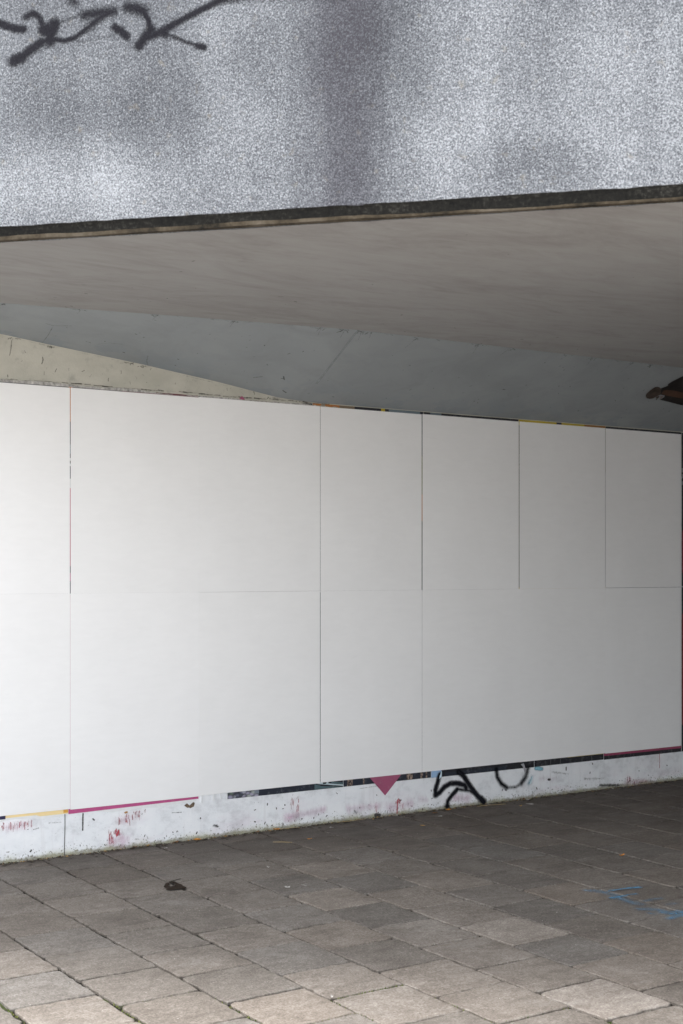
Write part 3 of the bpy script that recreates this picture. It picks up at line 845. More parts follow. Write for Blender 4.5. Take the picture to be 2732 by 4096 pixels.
for u in np.arange(2.9, 10.6, 0.045):
    ev = float(np.interp(u, EDGE_U, EDGE_V))
    if random.random() < 0.5:
        sg.append(([(u, ev - random.uniform(0.005, 0.03)), (u + 0.05, ev - random.uniform(0.005, 0.03))], random.uniform(0.008, 0.022), random.uniform(0.3, 0.55), 1.2))
for i in range(60):
    u = random.uniform(2.8, 9); ev = float(np.interp(u, EDGE_U, EDGE_V)); vv = ev - abs(random.gauss(0, 0.7)) - 0.03
    a = random.uniform(0, 6.28); L = random.uniform(0.002, 0.03)
    sg.append(([(u, vv), (u + L * math.cos(a), vv + L * math.sin(a))], random.uniform(0.003, 0.007), random.uniform(0.6, 1), 0.7))
decal('edge_grime', lambda a, b: np.stack([a, b, np.full_like(a, SOF - 0.004)], -1), sg, mat_spray('soffit_grime', (0.10, 0.085, 0.075), 0.3, 0.8, 40, 0.6, 0.9, 0.6), 0.008, BR)['kind'] = 'stuff'
# unseen walls added on the right to block light and darken the underpass
M_CON = mat_concrete('grey_concrete', 0.16)
def light_blocker(s0, s1, name='unseen_blocking_wall'):
    a = fpt(s0, -0.35, 0); b = fpt(s1, -0.35, 0); c = fpt(s1, -0.75, 0); d = fpt(s0, -0.75, 0)
    pts = [a, b, c, d]
    v = [(p[0], p[1], -0.06) for p in pts] + [(p[0], p[1], SOF - 0.002) for p in pts]
    f = [(3, 2, 1, 0), (4, 5, 6, 7)] + [(i, (i + 1) % 4, 4 + (i + 1) % 4, 4 + i) for i in range(4)]
    return link(name, mesh_from(name, v, f), M_CON, BR)
light_blocker(5.0, S1)
END_BLOCKER = MB(); END_BLOCKER.box(UE - 0.4, UE, -4.0, D - 0.002, -0.06, SOF - 0.002)  # added wall closing the far end so no light enters there
END_BLOCKER.build('unseen_blocking_wall', M_CON, BR)

# ------------------------------------------------------------------ old posters under the boards
M_PRINT = mat_print()
M_PEB = mat_pebble_print(); M_SCR = mat_scrape_print()
def alb(c, white):            # paper colour seen next to a white board of that brightness
    a, w = lin(c), lin((white,) * 3)
    return tuple(min(0.9, a[i] / w[i] * 0.78) for i in range(3)) + (1,)
NAVY = alb((45, 42, 75), 226); PALE = alb((245, 216, 160), 226); AMBER = alb((214, 160, 70), 226); MAG = alb((182, 80, 130), 222)
BLK = (0.010, 0.011, 0.016, 1); DNAVY = (0.016, 0.021, 0.034, 1); GREY = alb((110, 118, 128), 205); PALEG = alb((165, 178, 182), 205); TEAL = alb((70, 90, 95), 205)
CRIM = alb((100, 36, 58), 150); SKY = alb((120, 145, 172), 178); YEL = alb((120, 105, 20), 150); ORG = alb((190, 120, 60), 222); DBR = (0.05, 0.03, 0.018, 1); OLV = (0.16, 0.15, 0.03, 1)
WHT = (0.72, 0.73, 0.74, 1); PLUM = alb((140, 72, 98), 195)
UB = [2.78, 3.842, 4.897, 6.010, 7.050, 8.146, 9.220, 10.252, 11.33]
def poster(label, u0, u1, z0, z1, base, patches, zfun=None):
    """thin printed sheet glued to the wall; patches (u0,u1,z0,z1,colour[,layer]) are printed areas"""
    mb = MB()
    n = max(2, int((u1 - u0) / 0.03))
    us = np.linspace(u0, u1, n + 1)
    y = D - 0.0025
    for a, b in zip(us[:-1], us[1:]):
        za = z0 + (zfun(a) if zfun else 0); zb = z0 + (zfun(b) if zfun else 0)
        mb.add([(a, y, za), (b, y, zb), (b, y, z1), (a, y, z1)], [(0, 1, 2, 3)], base)
        mb.add([(a, y, za), (b, y, zb), (b, D - 0.0005, zb), (a, D - 0.0005, za)], [(3, 2, 1, 0)], base)
    for p in patches:
        yy = y - 0.0004 * (p[5] if len(p) > 5 else 1)
        if len(p[0:5]) == 5 and not isinstance(p[0], (list, tuple)):
            a, b, c, d, col = p[:5]
            mb.add([(a, yy, c), (b, yy, c), (b, yy, d), (a, yy, d)], [(0, 1, 2, 3)], col)
    return mb.build('old_poster', M_PRINT), y
def poly_part(name, pts, y, mat, parent, col=(1, 1, 1, 1)):
    mb = MB(); mb.add([(p[0], y, p[1]) for p in pts], [tuple(range(len(pts)))], col)
    return mb.build(name, mat, parent)
OLDG = 'old posters showing round the white boards'
UP0, UP1 = 1.955, 3.421
seam_a = [(3.83, 3.86, 3.165, 3.43, ORG), (3.83, 3.86, 3.0, 3.165, BLK), (3.83, 3.86, 2.93, 3.0, GREY), (3.83, 3.86, 2.90, 2.93, BLK), (3.83, 3.86, 2.88, 2.90, WHT), (3.83, 3.86, 2.86, 2.88, BLK), (3.83, 3.86, 2.84, 2.86, WHT), (3.83, 3.86, 2.75, 2.84, DNAVY), (3.83, 3.86, 2.68, 2.75, WHT), (3.83, 3.86, 2.11, 2.68, alb((190, 110, 130), 222)), (3.83, 3.86, 2.06, 2.11, BLK), (3.83, 3.86, 2.0, 2.06, MAG), (3.83, 3.86, 1.91, 2.0, DNAVY)]
jit = lambda s: (lambda u: 0.004 * math.sin(u * s) + 0.002 * math.sin(u * s * 3.7))
def lower(label, u0, u1, z0, base, patches, zfun=None):
    o, y = poster(label, u0, u1, z0, 1.90, base, patches, zfun)
    return tag(o, label, 'poster', OLDG), y
def upper(label, u0, u1, z1, base, patches):
    o, y = poster(label, u0, u1, 1.905, z1, base, patches)
    return tag(o, label, 'poster', OLDG), y

o, y = lower('torn pale yellow poster edge with a navy patch below the leftmost lower board', 2.70, 3.826, 0.311, PALE, [(2.70, 3.355, 0.3105, 0.36, NAVY), (3.79, 3.826, 0.312, 0.36, AMBER)], lambda u: -0.006 + 0.012 * (u < 3.6) * abs(math.sin(u * 3.2)))
poly_part('torn_backing', [(2.70, 0.296), (3.30, 0.292), (3.36, 0.300), (3.44, 0.303), (3.5, 0.296), (3.56, 0.296), (3.60, 0.285), (3.82, 0.288), (3.82, 0.312), (2.70, 0.318)], D - 0.0014, mat_plain('torn_white_paper', (0.76, 0.77, 0.78), 0.8, 0.06, 20), o)
M_TORN = bpy.data.materials['torn_white_paper']
o, y = lower('poster edge showing as a straight magenta strip under the second lower board', 3.829, 4.893, 0.299, MAG, [], lambda u: 0.013 * (u - 3.83) / 1.06)
poly_part('torn_backing', [(4.05, 0.292), (4.16, 0.284), (4.17, 0.276), (4.26, 0.285), (4.30, 0.279), (4.40, 0.288), (4.55, 0.277), (4.68, 0.290), (4.72, 0.288), (4.80, 0.292), (4.84, 0.284), (4.88, 0.300), (4.88, 0.318), (4.05, 0.310)], D - 0.0014, M_TORN, o)
for k, (ua, ub) in enumerate(((4.915, 4.925), (5.015, 5.030), (5.085, 5.091))):     # curled stubs of torn paper
    mb = MB(); mb.box(ua, ub, D - 0.012 + 0.003 * k, D - 0.001, 0.279 + 0.006 * k, 0.335); mb.build('paper_curl', M_TORN, o)

o, y = lower('dark photo poster with a band of pale pebbles below the third lower board', 5.149, 6.236, 0.284, BLK,
             [(5.432, 5.95, 0.2845, 0.40, DNAVY)])
poly_part('pebble_picture', [(5.1495, 0.2845), (5.43, 0.2845), (5.43, 0.36), (5.1495, 0.36)], y - 0.0006, M_PEB, o)
poly_part('grey_stripe', [(5.39, 0.308), (5.432, 0.304), (5.432, 0.36), (5.40, 0.36)], y - 0.0010, M_PRINT, o, GREY)
poly_part('grey_stripe', [(5.955, 0.2865), (6.10, 0.288), (6.236, 0.2845), (6.236, 0.286), (6.02, 0.31), (5.955, 0.333)], y - 0.0010, M_PRINT, o, TEAL)
poly_part('pale_stripe', [(5.97, 0.345), (5.985, 0.330), (6.236, 0.293), (6.236, 0.305), (6.09, 0.326), (6.09, 0.345)], y - 0.0014, M_PRINT, o, PALEG)
poly_part('dark_patch', [(6.035, 0.345), (6.037, 0.325), (6.068, 0.324), (6.074, 0.345)], y - 0.0018, M_PRINT, o, BLK)
poly_part('pale_stripe', [(6.12, 0.326), (6.236, 0.309), (6.236, 0.320), (6.12, 0.337)], y - 0.0014, M_PRINT, o, TEAL)

o, y = lower('dark poster edge scraped to brown paper under the fourth lower board', 6.240, 7.148, 0.284, DNAVY, [(6.3, 6.31, 0.285, 0.36, BLK)])
for (a, b) in ((6.275, 6.33), (6.435, 6.45), (6.885, 6.948), (7.035, 7.058), (7.09, 7.105)):
    poly_part('scraped_patch', [(a, 0.285), (b, 0.286), (b + 0.004, 0.36), (a + 0.003, 0.36)], y - 0.0008, M_SCR, o)
o, y = lower('black poster edge beside the pale blue corner, above the spray painted letters', 7.152, 8.327, 0.280, BLK, [(7.152, 7.262, 0.281, 0.36, SKY), (7.30, 8.0, 0.281, 0.315, DNAVY)], lambda u: 0.0 if u < 8.2 else -0.002)
poly_part('torn_scrap', [(8.165, 0.318), (8.20, 0.324), (8.212, 0.30), (8.225, 0.262), (8.21, 0.235), (8.198, 0.27), (8.188, 0.295)], y - 0.004, M_PRINT, o, (0.40, 0.40, 0.43, 1))
poly_part('torn_scrap', [(7.235, 0.262), (7.262, 0.285), (7.262, 0.335), (7.24, 0.29)], y - 0.004, M_PRINT, o, alb((165, 180, 195), 178))
tiles = [(u, u + 0.006, 0.2815, 0.36, (0.10, 0.10, 0.10, 1)) for u in (8.526, 8.647, 8.918, 9.04)]
o, y = lower('black poster edge with thin pale joints and a yellow line, right of the letters', 8.331, 9.198, 0.280, BLK, tiles + [(8.74, 9.198, 0.334, 0.36, YEL, 2)])
o, y = lower('black poster edge topped by a crimson line under the rightmost lower board', 9.202, 10.256, 0.277, BLK, [(9.267, 9.272, 0.278, 0.36, (0.10, 0.10, 0.10, 1)), (10.12, 10.126, 0.278, 0.36, (0.10, 0.10, 0.10, 1)), (9.202, 10.256, 0.312, 0.36, CRIM, 2)])

o, y = upper('hidden poster showing orange, black and pink in the seam beside the leftmost upper board', 2.70, 4.890, 3.4185, DNAVY, seam_a + [(4.25, 4.890, 3.39, 3.4285, alb((95, 25, 45), 218))])
o, y = upper('poster edge with thin brown rim above the third upper board', 4.9, 5.935, 3.424, DBR, [(5.84, 5.935, 3.39, 3.4355, BLK)])
seam_d = [(7.035, 7.065, 3.06, 3.43, DNAVY), (7.035, 7.065, 2.73, 3.06, OLV), (7.035, 7.065, 2.5, 2.73, alb((150, 95, 40), 185)), (7.035, 7.065, 2.25, 2.5, DBR), (7.035, 7.065, 1.92, 2.25, BLK)]
o, y = upper('poster edge striped orange, black and blue grey above the fourth upper board', 5.939, 7.066, 3.4395, BLK, [(5.939, 6.20, 3.39, 3.4395, alb((150, 95, 40), 200)), (6.02, 6.06, 3.39, 3.4395, alb((120, 110, 95), 200), 2), (6.20, 6.35, 3.39, 3.4395, alb((105, 92, 75), 200)), (6.62, 6.66, 3.39, 3.4395, YEL), (6.70, 7.03, 3.39, 3.4395, alb((85, 98, 105), 190))] + seam_d)
o, y = upper('black poster edge with a blue grey corner above the fifth upper board', 7.07, 8.141, 3.4395, BLK, [(7.14, 7.26, 3.39, 3.4395, alb((70, 80, 88), 175)), (8.12, 8.141, 2.3, 3.43, DBR), (8.12, 8.141, 1.92, 2.3, alb((120, 80, 30), 165))])
o, y = upper('mustard yellow poster edge above the sixth upper board', 8.145, 9.222, 3.4395, YEL, [(8.6, 8.665, 3.39, 3.4395, BLK), (8.95, 9.222, 3.39, 3.4395, alb((95, 62, 18), 150)), (8.145, 8.16, 1.92, 3.39, DBR), (9.20, 9.222, 1.92, 3.39, DBR)])
o, y = upper('black poster edge above the rightmost upper board', 9.226, 10.256, 3.4385, BLK, [])

# the dark pair of posters beyond the last board
mb = MB()
def arc_band(cx, cz, r0, r1, a0, a1, n=14):
    v = []; f = []
    for i in range(n + 1):
        a = R(a0 + (a1 - a0) * i / n)
        v += [(cx + r0 * math.cos(a), 0, cz + r0 * math.sin(a)), (cx + r1 * math.cos(a), 0, cz + r1 * math.sin(a))]
    for i in range(n): f.append((2 * i, 2 * i + 1, 2 * i + 3, 2 * i + 2))
    return v, f
o, y = poster('', 10.262, 11.33, 1.912, 3.434, BLK, [(10.262, 11.0, 3.045, 3.085, (0.20, 0.20, 0.21, 1)), (10.262, 11.0, 2.985, 3.025, (0.20, 0.20, 0.21, 1)), (10.262, 11.0, 2.92, 2.955, (0.20, 0.20, 0.21, 1))])
tag(o, 'black poster with grey bars and a dark red disc beyond the last upper board', 'poster', OLDG)
v, f = arc_band(10.28, 3.21, 0.055, 0.11, -90, 90); mbb = MB(); mbb.add([(p[0], y - 0.0006, p[2]) for p in v], f, (0.20, 0.20, 0.21, 1)); mbb.build('grey_ring', M_PRINT, o)
poly_part('red_shape', [(10.262, 2.44), (10.29, 2.50), (10.34, 2.56), (10.42, 2.62), (10.6, 2.66), (10.9, 2.6), (11.0, 2.4), (10.9, 2.15), (10.5, 2.0), (10.34, 1.99), (10.29, 2.02), (10.262, 2.07)], y - 0.0006, M_PRINT, o, (0.16, 0.015, 0.03, 1))
o, y = poster('', 10.262, 11.33, 0.277, 1.908, BLK, [])
tag(o, 'black poster with a tall dark red shape beyond the last lower board', 'poster', OLDG)
poly_part('red_shape', [(10.262, 1.62), (10.30, 1.68), (10.5, 1.75), (10.9, 1.6), (11.0, 1.2), (10.8, 0.7), (10.4, 0.52), (10.30, 0.52), (10.262, 0.55)], y - 0.0006, M_PRINT, o, (0.17, 0.018, 0.022, 1))

# magenta triangles of paper that poke out above and below the boards
def triangle(pts, label):
    mb = MB()
    v = [(p[0], D - 0.0042, p[1]) for p in pts] + [(p[0], D - 0.0034, p[1]) for p in pts]
    mb.add(v, [(0, 1, 2), (5, 4, 3), (0, 3, 4, 1), (1, 4, 5, 2), (2, 5, 3, 0)], PLUM)
    return tag(mb.build('paper_triangle', M_PRINT), label, 'poster piece', 'plum paper triangles')
triangle([(6.661, 0.174), (6.845, 0.352), (6.490, 0.352)], 'plum paper triangle pointing down onto the white wall foot')
triangle([(5.278, 3.454), (5.228, 3.405), (5.326, 3.405)], 'small plum paper triangle tip poking up above the third upper board')

# ------------------------------------------------------------------ white boards, each a sheet of its own
M_BOARD = mat_board()
GUP = [0, 0.0062, 0.0002, 0.0040, 0.0085, 0.0085, 0.0060, 0]
GLO = [0, 0.0018, 0.0003, 0.0058, 0.0024, 0.0005, 0.0004, 0]
TOPZ = [3.4135, 3.4145, 3.4185, 3.4175, 3.4205, 3.4215, 3.4195]
BOTZ = [0.3355, 0.330, 0.3345, 0.3385, 0.3385, 0.3375, 0.3345]
MIDG = [0.0003, 0.0002, 0.0010, 0.0004, 0.0004, 0.0004, 0.0036]
MIDZ = [1.9115, 1.9105, 1.9085, 1.9075, 1.9065, 1.906, 1.9055]
UPL = ['blank white board at the left edge of the picture in the upper row',
       'blank white upper board right of the orange and pink seam',
       'blank white upper board below the small plum triangle tip',
       'blank white upper board under the orange and blue grey poster stripes',
       'blank white upper board between the olive seam and the brown seam',
       'blank white upper board under the mustard yellow poster edge',
       'blank grey white upper board at the far right, beside the dark poster']
LOL = ['blank white lower board at the left edge of the picture, above the pale yellow strip',
       'blank white lower board above the magenta strip',
       'blank white lower board above the pebble picture strip',
       'blank white lower board above the plum triangle pointing down',
       'blank white lower board above the pale blue corner and sprayed letters',
       'blank white lower board above the thin yellow line',
       'blank grey white lower board at the far right, above the crimson line']
def board(u0, u1, z0, z1, proud, label):
    b = 0.0012
    y0 = D - 0.0050 - proud; y1 = D - 0.0046
    v = [(u0, y1, z0), (u1, y1, z0), (u1, y1, z1), (u0, y1, z1), (u0, y0 + b * 0.4, z0), (u1, y0 + b * 0.4, z0), (u1, y0 + b * 0.4, z1), (u0, y0 + b * 0.4, z1),
         (u0 + b, y0, z0 + b), (u1 - b, y0, z0 + b), (u1 - b, y0, z1 - b), (u0 + b, y0, z1 - b)]
    f = [(0, 3, 2, 1), (8, 9, 10, 11)]
    for k in (0, 4):
        for i in range(4):
            j = (i + 1) % 4
            f.append((k + i, k + j, k + 4 + j, k + 4 + i))
    o = link('poster_board', mesh_from('poster_board', v, f), M_BOARD)
    return tag(o, label, 'board', 'blank white boards on the wall')
for i in range(7):
    a, b = UB[i], UB[i + 1]
    m = MIDZ[i]
    pr = random.uniform(0.0008, 0.0016)
    board(a + GUP[i] / 2, b - GUP[i + 1] / 2, m + MIDG[i] / 2, TOPZ[i], pr, UPL[i])
    board(a + GLO[i] / 2, b - GLO[i + 1] / 2, BOTZ[i], m - MIDG[i] / 2, random.uniform(0.0008, 0.0016), LOL[i])

# ------------------------------------------------------------------ pasted paper figure on the sloping face
def paste_up():
    def part(name, pts, lift, mat, parent):
        P = haunch_pt([p[0] for p in pts], [p[1] for p in pts], lift)
        me = mesh_from(name, P.tolist(), [tuple(range(len(pts)))])
        o = link(name, me, mat, parent)
        o.modifiers.new('thick', 'SOLIDIFY').thickness = 0.0006
        return o
    c = haunch_pt(9.6, 0.5)
    root = empty('pasted_paper_figure', (float(c[0]), float(c[1]), float(c[2])))
    tag(root, 'dark brown paper arm and fist pasted on the blue grey slope at the right edge', 'paste-up')
    fist = [(9.287, 0.463), (9.268, 0.433), (9.262, 0.385), (9.268, 0.342), (9.275, 0.317), (9.305, 0.308), (9.338, 0.317), (9.352, 0.325), (9.40, 0.36), (9.44, 0.42), (9.419, 0.457), (9.406, 0.489), (9.376, 0.501), (9.329, 0.496)]
    sleeve = [(9.36, 0.325), (9.395, 0.295), (9.405, 0.275), (9.385, 0.254), (9.398, 0.209), (9.421, 0.166), (9.444, 0.121), (9.48, 0.06), (9.55, 0.04), (10.0, 0.04), (10.1, 0.60), (9.855, 0.552), (9.794, 0.543), (9.696, 0.527), (9.573, 0.509), (9.506, 0.498), (9.52, 0.45), (9.50, 0.425), (9.44, 0.42), (9.40, 0.37)]
    part('fist', fist, 0.004, mat_plain('brown_print_skin', (0.055, 0.040, 0.032), 0.6, 0.7, 9), root)
    part('sleeve', sleeve, 0.0045, mat_plain('dark_print_sleeve', (0.020, 0.017, 0.016), 0.6, 0.7, 7), root)
    part('forearm', [(9.41, 0.345), (9.50, 0.335), (9.75, 0.36), (9.95, 0.40), (9.95, 0.45), (9.70, 0.44), (9.50, 0.42), (9.44, 0.41)], 0.0055, mat_plain('brown_print_forearm', (0.07, 0.038, 0.024), 0.6, 0.6, 6), root)
    part('cuff', [(9.447, 0.437), (9.495, 0.430), (9.494, 0.442), (9.500, 0.462), (9.506, 0.498), (9.498, 0.497), (9.483, 0.47)], 0.006, mat_plain('pale_print_cuff', (0.24, 0.20, 0.18), 0.6, 0.2, 9), root)
    part('finger', [(9.419, 0.457), (9.440, 0.440), (9.456, 0.452), (9.456, 0.474), (9.466, 0.508), (9.45, 0.498), (9.44, 0.47), (9.425, 0.475)], 0.006, bpy.data.materials['brown_print_skin'], root)
paste_up()

# ------------------------------------------------------------------ marks on the paving
gmap = lambda a, b: np.stack([a, b, np.full_like(a, 0.0035)], -1)
blue = [([(6.217, 6.495), (6.25, 6.465), (6.271, 6.389), (6.27, 6.291)], 0.035, 0.62, 1.0), ([(6.318, 6.408), (6.422, 6.402), (6.495, 6.392), (6.56, 6.373)], 0.016, 0.85, 0.9), ([(6.48, 6.393), (6.56, 6.375)], 0.022, 0.95, 0.8),
        ([(6.202, 6.263), (6.295, 6.262)], 0.022, 0.95, 0.8), ([(6.295, 6.262), (6.358, 6.27), (6.415, 6.256)], 0.014, 0.85, 0.9), ([(6.242, 6.237), (6.221, 6.108), (6.232, 6.054)], 0.04, 0.6, 1.0),
        ([(6.314, 6.094), (6.399, 6.097), (6.459, 6.081)], 0.018, 0.6, 1.0), ([(6.145, 5.963), (6.213, 5.907), (6.236, 5.803), (6.314, 5.795)], 0.035, 0.62, 1.0), ([(6.12, 5.869), (6.127, 5.831)], 0.014, 0.7, 0.9),
        ([(6.123, 5.704), (6.194, 5.721), (6.256, 5.723)], 0.028, 0.7, 1.0), ([(6.377, 5.947), (6.439, 5.941)], 0.018, 0.55, 1.0), ([(6.197, 5.829), (6.227, 5.764), (6.298, 5.762), (6.38, 5.745)], 0.028, 0.75, 1.0), ([(6.30, 5.77), (6.40, 5.75)], 0.02, 0.95, 0.8)]
decal('paint_mark', gmap, blue, mat_spray('blue_marking_paint', (0.11, 0.27, 0.42), 0.12, 1.05, 38, 0.8, 0.9, 0.75), 0.008, pavement)
damp = [([(4.03, 8.06)], 0.034, 1.0, 0.3), ([(4.055, 8.02), (3.975, 8.025)], 0.030, 1.0, 0.3), ([(4.065, 8.10), (4.06, 8.02)], 0.022, 1.0, 0.3), ([(3.985, 8.10), (3.99, 8.04)], 0.022, 1.0, 0.35), ([(3.99, 8.12), (4.03, 8.18), (4.08, 8.20)], 0.014, 0.95, 0.5), ([(4.075, 8.20), (4.08, 8.09)], 0.014, 1.0, 0.4), ([(4.06, 8.22), (4.16, 8.25)], 0.008, 0.8, 0.8)]
decal('damp_patch', gmap, damp, mat_spray('damp_brown_patch', (0.026, 0.018, 0.013), 0.35, 0.65, 60, 0.35, 0.95, 0.96), 0.006, pavement)
# dirt washed up against the foot of the wall
sw = []
for i in range(520):
    u = random.uniform(2.9, 10.6); v = D - abs(random.gauss(0, 0.075)) - 0.004
    sw.append(([(u, v), (u + random.uniform(-0.02, 0.02), min(D - 0.004, v + random.uniform(-0.008, 0.008)))], random.uniform(0.004, 0.014), random.uniform(0.5, 1.0), 0.7))
decal('swept_dirt', gmap, sw, mat_spray('swept_dirt', (0.055, 0.045, 0.034), 0.3, 0.7, 80, 0.8, 0.95, 0.9), 0.006, pavement)
# grit: crumbs of soil and stone gathered along the wall and strewn over the slabs; nobody could count it
def grit():
    mb = MB()
    for i in range(2300):
        near = i < 1800
        if near:
            u = random.uniform(2.9, 10.6); v = D - 0.004 - abs(random.gauss(0, 0.028)) ; r = random.uniform(0.002, 0.0085)
        else:
            u = random.uniform(2.0, 10.6); v = random.uniform(4.2, 9.3); r = random.uniform(0.001, 0.0032)
        c = random.choice([(0.05, 0.04, 0.03, 1)] * 4 + [(0.16, 0.13, 0.10, 1)] * 2 + [(0.30, 0.27, 0.22, 1), (0.13, 0.12, 0.04, 1), (0.35, 0.22, 0.08, 1)])
        if not near: c = random.choice([(0.05, 0.04, 0.035, 1), (0.5, 0.48, 0.44, 1), (0.3, 0.28, 0.25, 1)])
        a = random.uniform(0, 6.28)
        pts = []
        for k in range(4):
            rr = r * random.uniform(0.6, 1.3)
            pts.append((u + rr * math.cos(a + k * 1.57), min(D - 0.001, v + rr * math.sin(a + k * 1.57)), 0.0))
        pts.append((u, min(D - 0.001, v), r * random.uniform(0.6, 1.2)))
        mb.add(pts, [(0, 1, 4), (1, 2, 4), (2, 3, 4), (3, 0, 4)], c)
    o = mb.build('grit', mat_print('loose_grit', 0.95))
    return tag(o, 'loose soil and grit along the foot of the wall', kind='stuff')
tag(grit(), cat='grit')

def moss():
    mb = MB()
    runs = [((3.18, 5.32), (3.60, 5.32), 70), ((3.64, 5.56), (4.05, 5.56), 80), ((3.61, 4.95), (3.61, 5.55), 50), ((3.16, 5.2), (3.16, 5.9), 50), ((4.08, 4.84), (4.5, 4.84), 40), ((2.73, 6.04), (3.14, 6.04), 20),
            ((4.06, 4.8), (4.06, 5.3), 30), ((2.71, 5.6), (2.71, 6.1), 40), ((2.26, 5.7), (2.26, 6.3), 40)]
    for (a, b, n) in runs:
        for _ in range(n):
            q = random.random(); u = a[0] + (b[0] - a[0]) * q + random.gauss(0, 0.004); v = a[1] + (b[1] - a[1]) * q + random.gauss(0, 0.004)
            r = random.uniform(0.002, 0.006); c = random.choice([(0.05, 0.075, 0.012, 1), (0.10, 0.13, 0.022, 1), (0.035, 0.045, 0.012, 1), (0.14, 0.15, 0.04, 1)])
            z0 = -0.012; an = random.uniform(0, 6.28)
            pts = [(u + r * math.cos(an + k * 1.257) * random.uniform(0.6, 1.2), v + r * math.sin(an + k * 1.257) * random.uniform(0.6, 1.2), z0) for k in range(5)] + [(u, v, random.uniform(-0.006, 0.003))]
            mb.add(pts, [(k, (k + 1) % 5, 5) for k in range(5)], c)
    o = mb.build('moss', mat_print('joint_moss', 0.95))
    tag(o, 'green moss growing in the nearest paving joints', kind='stuff', cat='moss')
moss()

# ------------------------------------------------------------------ litter
def leaf_mesh(L, W, seed, curl):
    r = random.Random(seed)
    n = 7
    v = []; f = []
    for i in range(n):
        t = i / (n - 1)
        w = W * math.sin(math.pi * (0.06 + 0.9 * t)) ** 0.8 * (1 + r.uniform(-0.15, 0.15)) * 0.5
        x = (t - 0.5) * L
        z = curl * (t - 0.5) ** 2 * 4 + 0.002
        v += [(x, -w, z + w * r.uniform(0.2, 0.7)), (x, 0, z), (x, w, z + w * r.uniform(0.2, 0.7))]
    for i in range(n - 1):
        a = i * 3
        f += [(a, a + 3, a + 4, a + 1), (a + 1, a + 4, a + 5, a + 2)]
    return mesh_from('fallen_leaf', v, f)
LM = [mat_plain('orange_leaf', (0.52, 0.22, 0.04), 0.6, 0.4, 60), mat_plain('brown_leaf', (0.16, 0.085, 0.04), 0.7, 0.4, 60), mat_plain('ochre_leaf', (0.40, 0.24, 0.07), 0.65, 0.4, 60)]
leaves = [(4.855, 9.345, 0.062, 0, 'bright orange fallen leaf at the wall foot under the magenta strip'),
          (4.675, 9.35, 0.05, 1, 'small brown leaf at the wall foot left of the orange leaf'),
          (4.44, 9.355, 0.045, 2, 'thin ochre leaf lying by the wall foot near the red stain'),
          (4.34, 9.36, 0.05, 1, 'brown leaf lying at the wall foot directly under the bright red stain'),
          (5.10, 9.34, 0.032, 2, 'tiny ochre leaf on the slab in front of the blank stub of paper'),
          (5.57, 9.36, 0.06, 0, 'orange leaf at the wall foot under the black poster edge'),
          (5.50, 9.34, 0.04, 2, 'small pale leaf touching the left end of the orange leaf'),
          (5.395, 9.36, 0.055, 1, 'curled brown leaf at the wall foot under the pebble picture'),
          (5.593, 8.896, 0.045, 0, 'orange leaf alone on the dark slab in front of the wall'),
          (6.65, 8.855, 0.05, 2, 'curled ochre leaf on the dark slab below the plum triangle'),
          (7.266, 9.30, 0.055, 0, 'orange leaf at the foot of the left sprayed letter'),
          (7.076, 9.249, 0.06, 1, 'rust brown leaf on the paving left of the sprayed letters'),
          (8.154, 9.36, 0.055, 1, 'reddish brown leaf at the wall foot under the sprayed curve'),
          (7.162, 7.129, 0.06, 0, 'orange leaf out on the open slabs near the blue paint mark'),
          (7.908, 9.103, 0.03, 2, 'tiny leaf on the dark paving right of the sprayed letters')]
for i, (u, v, L, m, lab) in enumerate(leaves):
    o = link('fallen_leaf', leaf_mesh(L, L * random.uniform(0.38, 0.6), i, random.uniform(0.003, 0.014)), LM[m])
    o.location = (u, v, 0.003); o.rotation_euler = (random.uniform(-0.15, 0.15), random.uniform(-0.1, 0.1), random.uniform(-0.9, 0.5))
    tag(o, lab, 'leaf', 'fallen leaves on the paving')
def scrap_mesh(L, W, seed):
    r = random.Random(seed)
    v = [(0, 0, 0.004)]; n = 9
    for k in range(n):
        a = k / n * 6.283
        v.append((math.cos(a) * L / 2 * r.uniform(0.7, 1.1), math.sin(a) * W / 2 * r.uniform(0.7, 1.1), r.uniform(0.001, 0.010)))
    return mesh_from('paper_scrap', v, [(0, 1 + k, 1 + (k + 1) % n) for k in range(n)])
M_SCRAP = mat_plain('white_scrap', (0.40, 0.385, 0.36), 0.7, 0.15, 30)
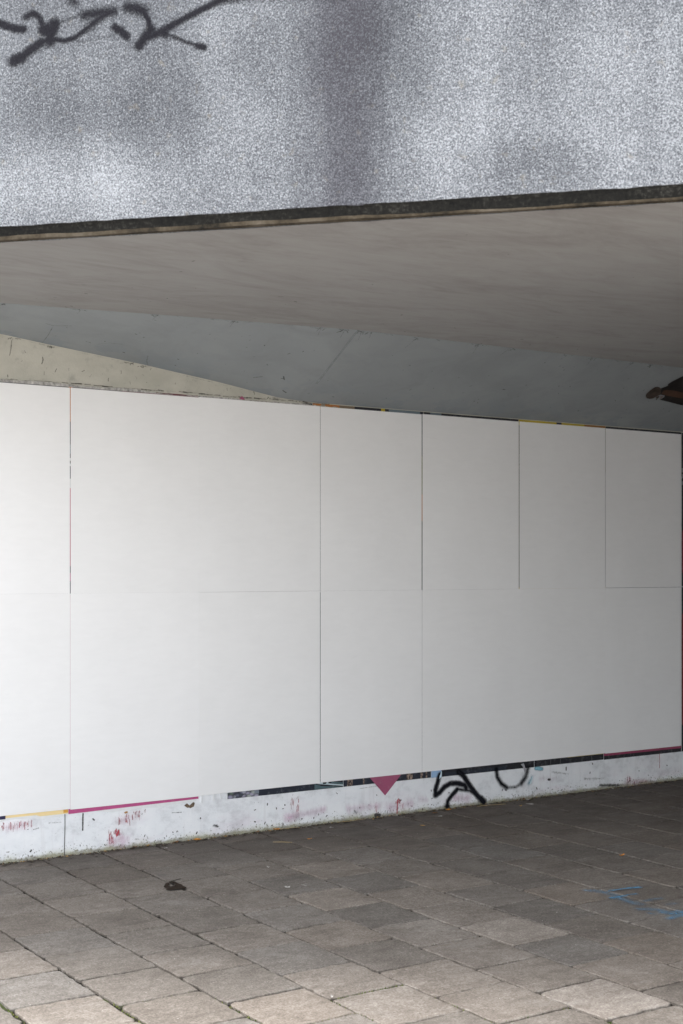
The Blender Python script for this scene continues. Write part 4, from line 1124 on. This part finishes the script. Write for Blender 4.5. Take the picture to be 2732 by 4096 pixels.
scraps = [(7.739, 9.33, 0.04, 0.03, 'white scrap at the foot of the slanting sprayed stroke'), (8.202, 9.33, 0.06, 0.03, 'cream scrap lying at the wall foot under the sprayed curve'),
          (8.047, 9.145, 0.085, 0.05, 'crumpled white scrap on the paving right of the letters'), (7.028, 9.103, 0.05, 0.04, 'small crumpled scrap on the dark paving left of the letters'),
          (4.635, 7.648, 0.045, 0.018, 'left one of two pale chips lying close together on a slab'), (4.75, 7.626, 0.05, 0.02, 'right one of two pale chips lying close together on a slab'),
          (4.831, 8.23, 0.022, 0.016, 'tiny white chip on the slab beyond the two pale chips'), (5.989, 9.189, 0.04, 0.014, 'small white sliver on the dark paving near the wall'),
          (3.632, 5.572, 0.02, 0.013, 'white crumb in the joint near the bottom middle of the picture'), (2.649, 6.486, 0.014, 0.012, 'white crumb on the slab at the lower left'), (4.519, 9.202, 0.03, 0.012, 'white sliver on the slab below the red stain'),
          (9.25, 9.33, 0.03, 0.02, 'tiny pale crumb at the dark wall foot on the right')]
for i, (u, v, L, W, lab) in enumerate(scraps):
    o = link('paper_scrap', scrap_mesh(L, W, 40 + i), M_SCRAP)
    o.location = (u, v, 0.002); o.rotation_euler = (0, 0, random.uniform(-0.8, 0.3))
    tag(o, lab, 'scrap', 'pale scraps on the paving')
def twig(p, r, label):
    me = bpy.data.meshes.new('straw')
    v = []; f = []
    for (x, y) in p:
        for k in range(5):
            a = k / 5 * 6.283
            v.append((x + r * 0.6 * math.cos(a), y + r * math.cos(a), 0.004 + r + r * math.sin(a)))
    for i in range(len(p) - 1):
        for k in range(5):
            f.append((i * 5 + k, i * 5 + (k + 1) % 5, (i + 1) * 5 + (k + 1) % 5, (i + 1) * 5 + k))
    me.from_pydata(v, [], f); me.update()
    return tag(link('straw', me, mat_plain('dry_straw', (0.42, 0.32, 0.16), 0.7, 0.2, 30)), label, 'straw', 'dry straws on the paving')
twig([(5.301, 8.958), (5.36, 8.92), (5.416, 8.867)], 0.0017, 'straight dry straw on the dark slab under the pebble picture')
twig([(7.585, 9.306), (7.72, 9.295), (7.874, 9.26)], 0.002, 'long pale straw lying at the foot of the slanting sprayed stroke')
twig([(5.60, 9.37), (5.68, 9.362), (5.76, 9.36)], 0.0018, 'dry straw along the wall foot right of the orange leaf')
twig([(6.15, 9.36), (6.30, 9.35), (6.44, 9.36)], 0.0017, 'dry straw along the wall foot left of the plum triangle')
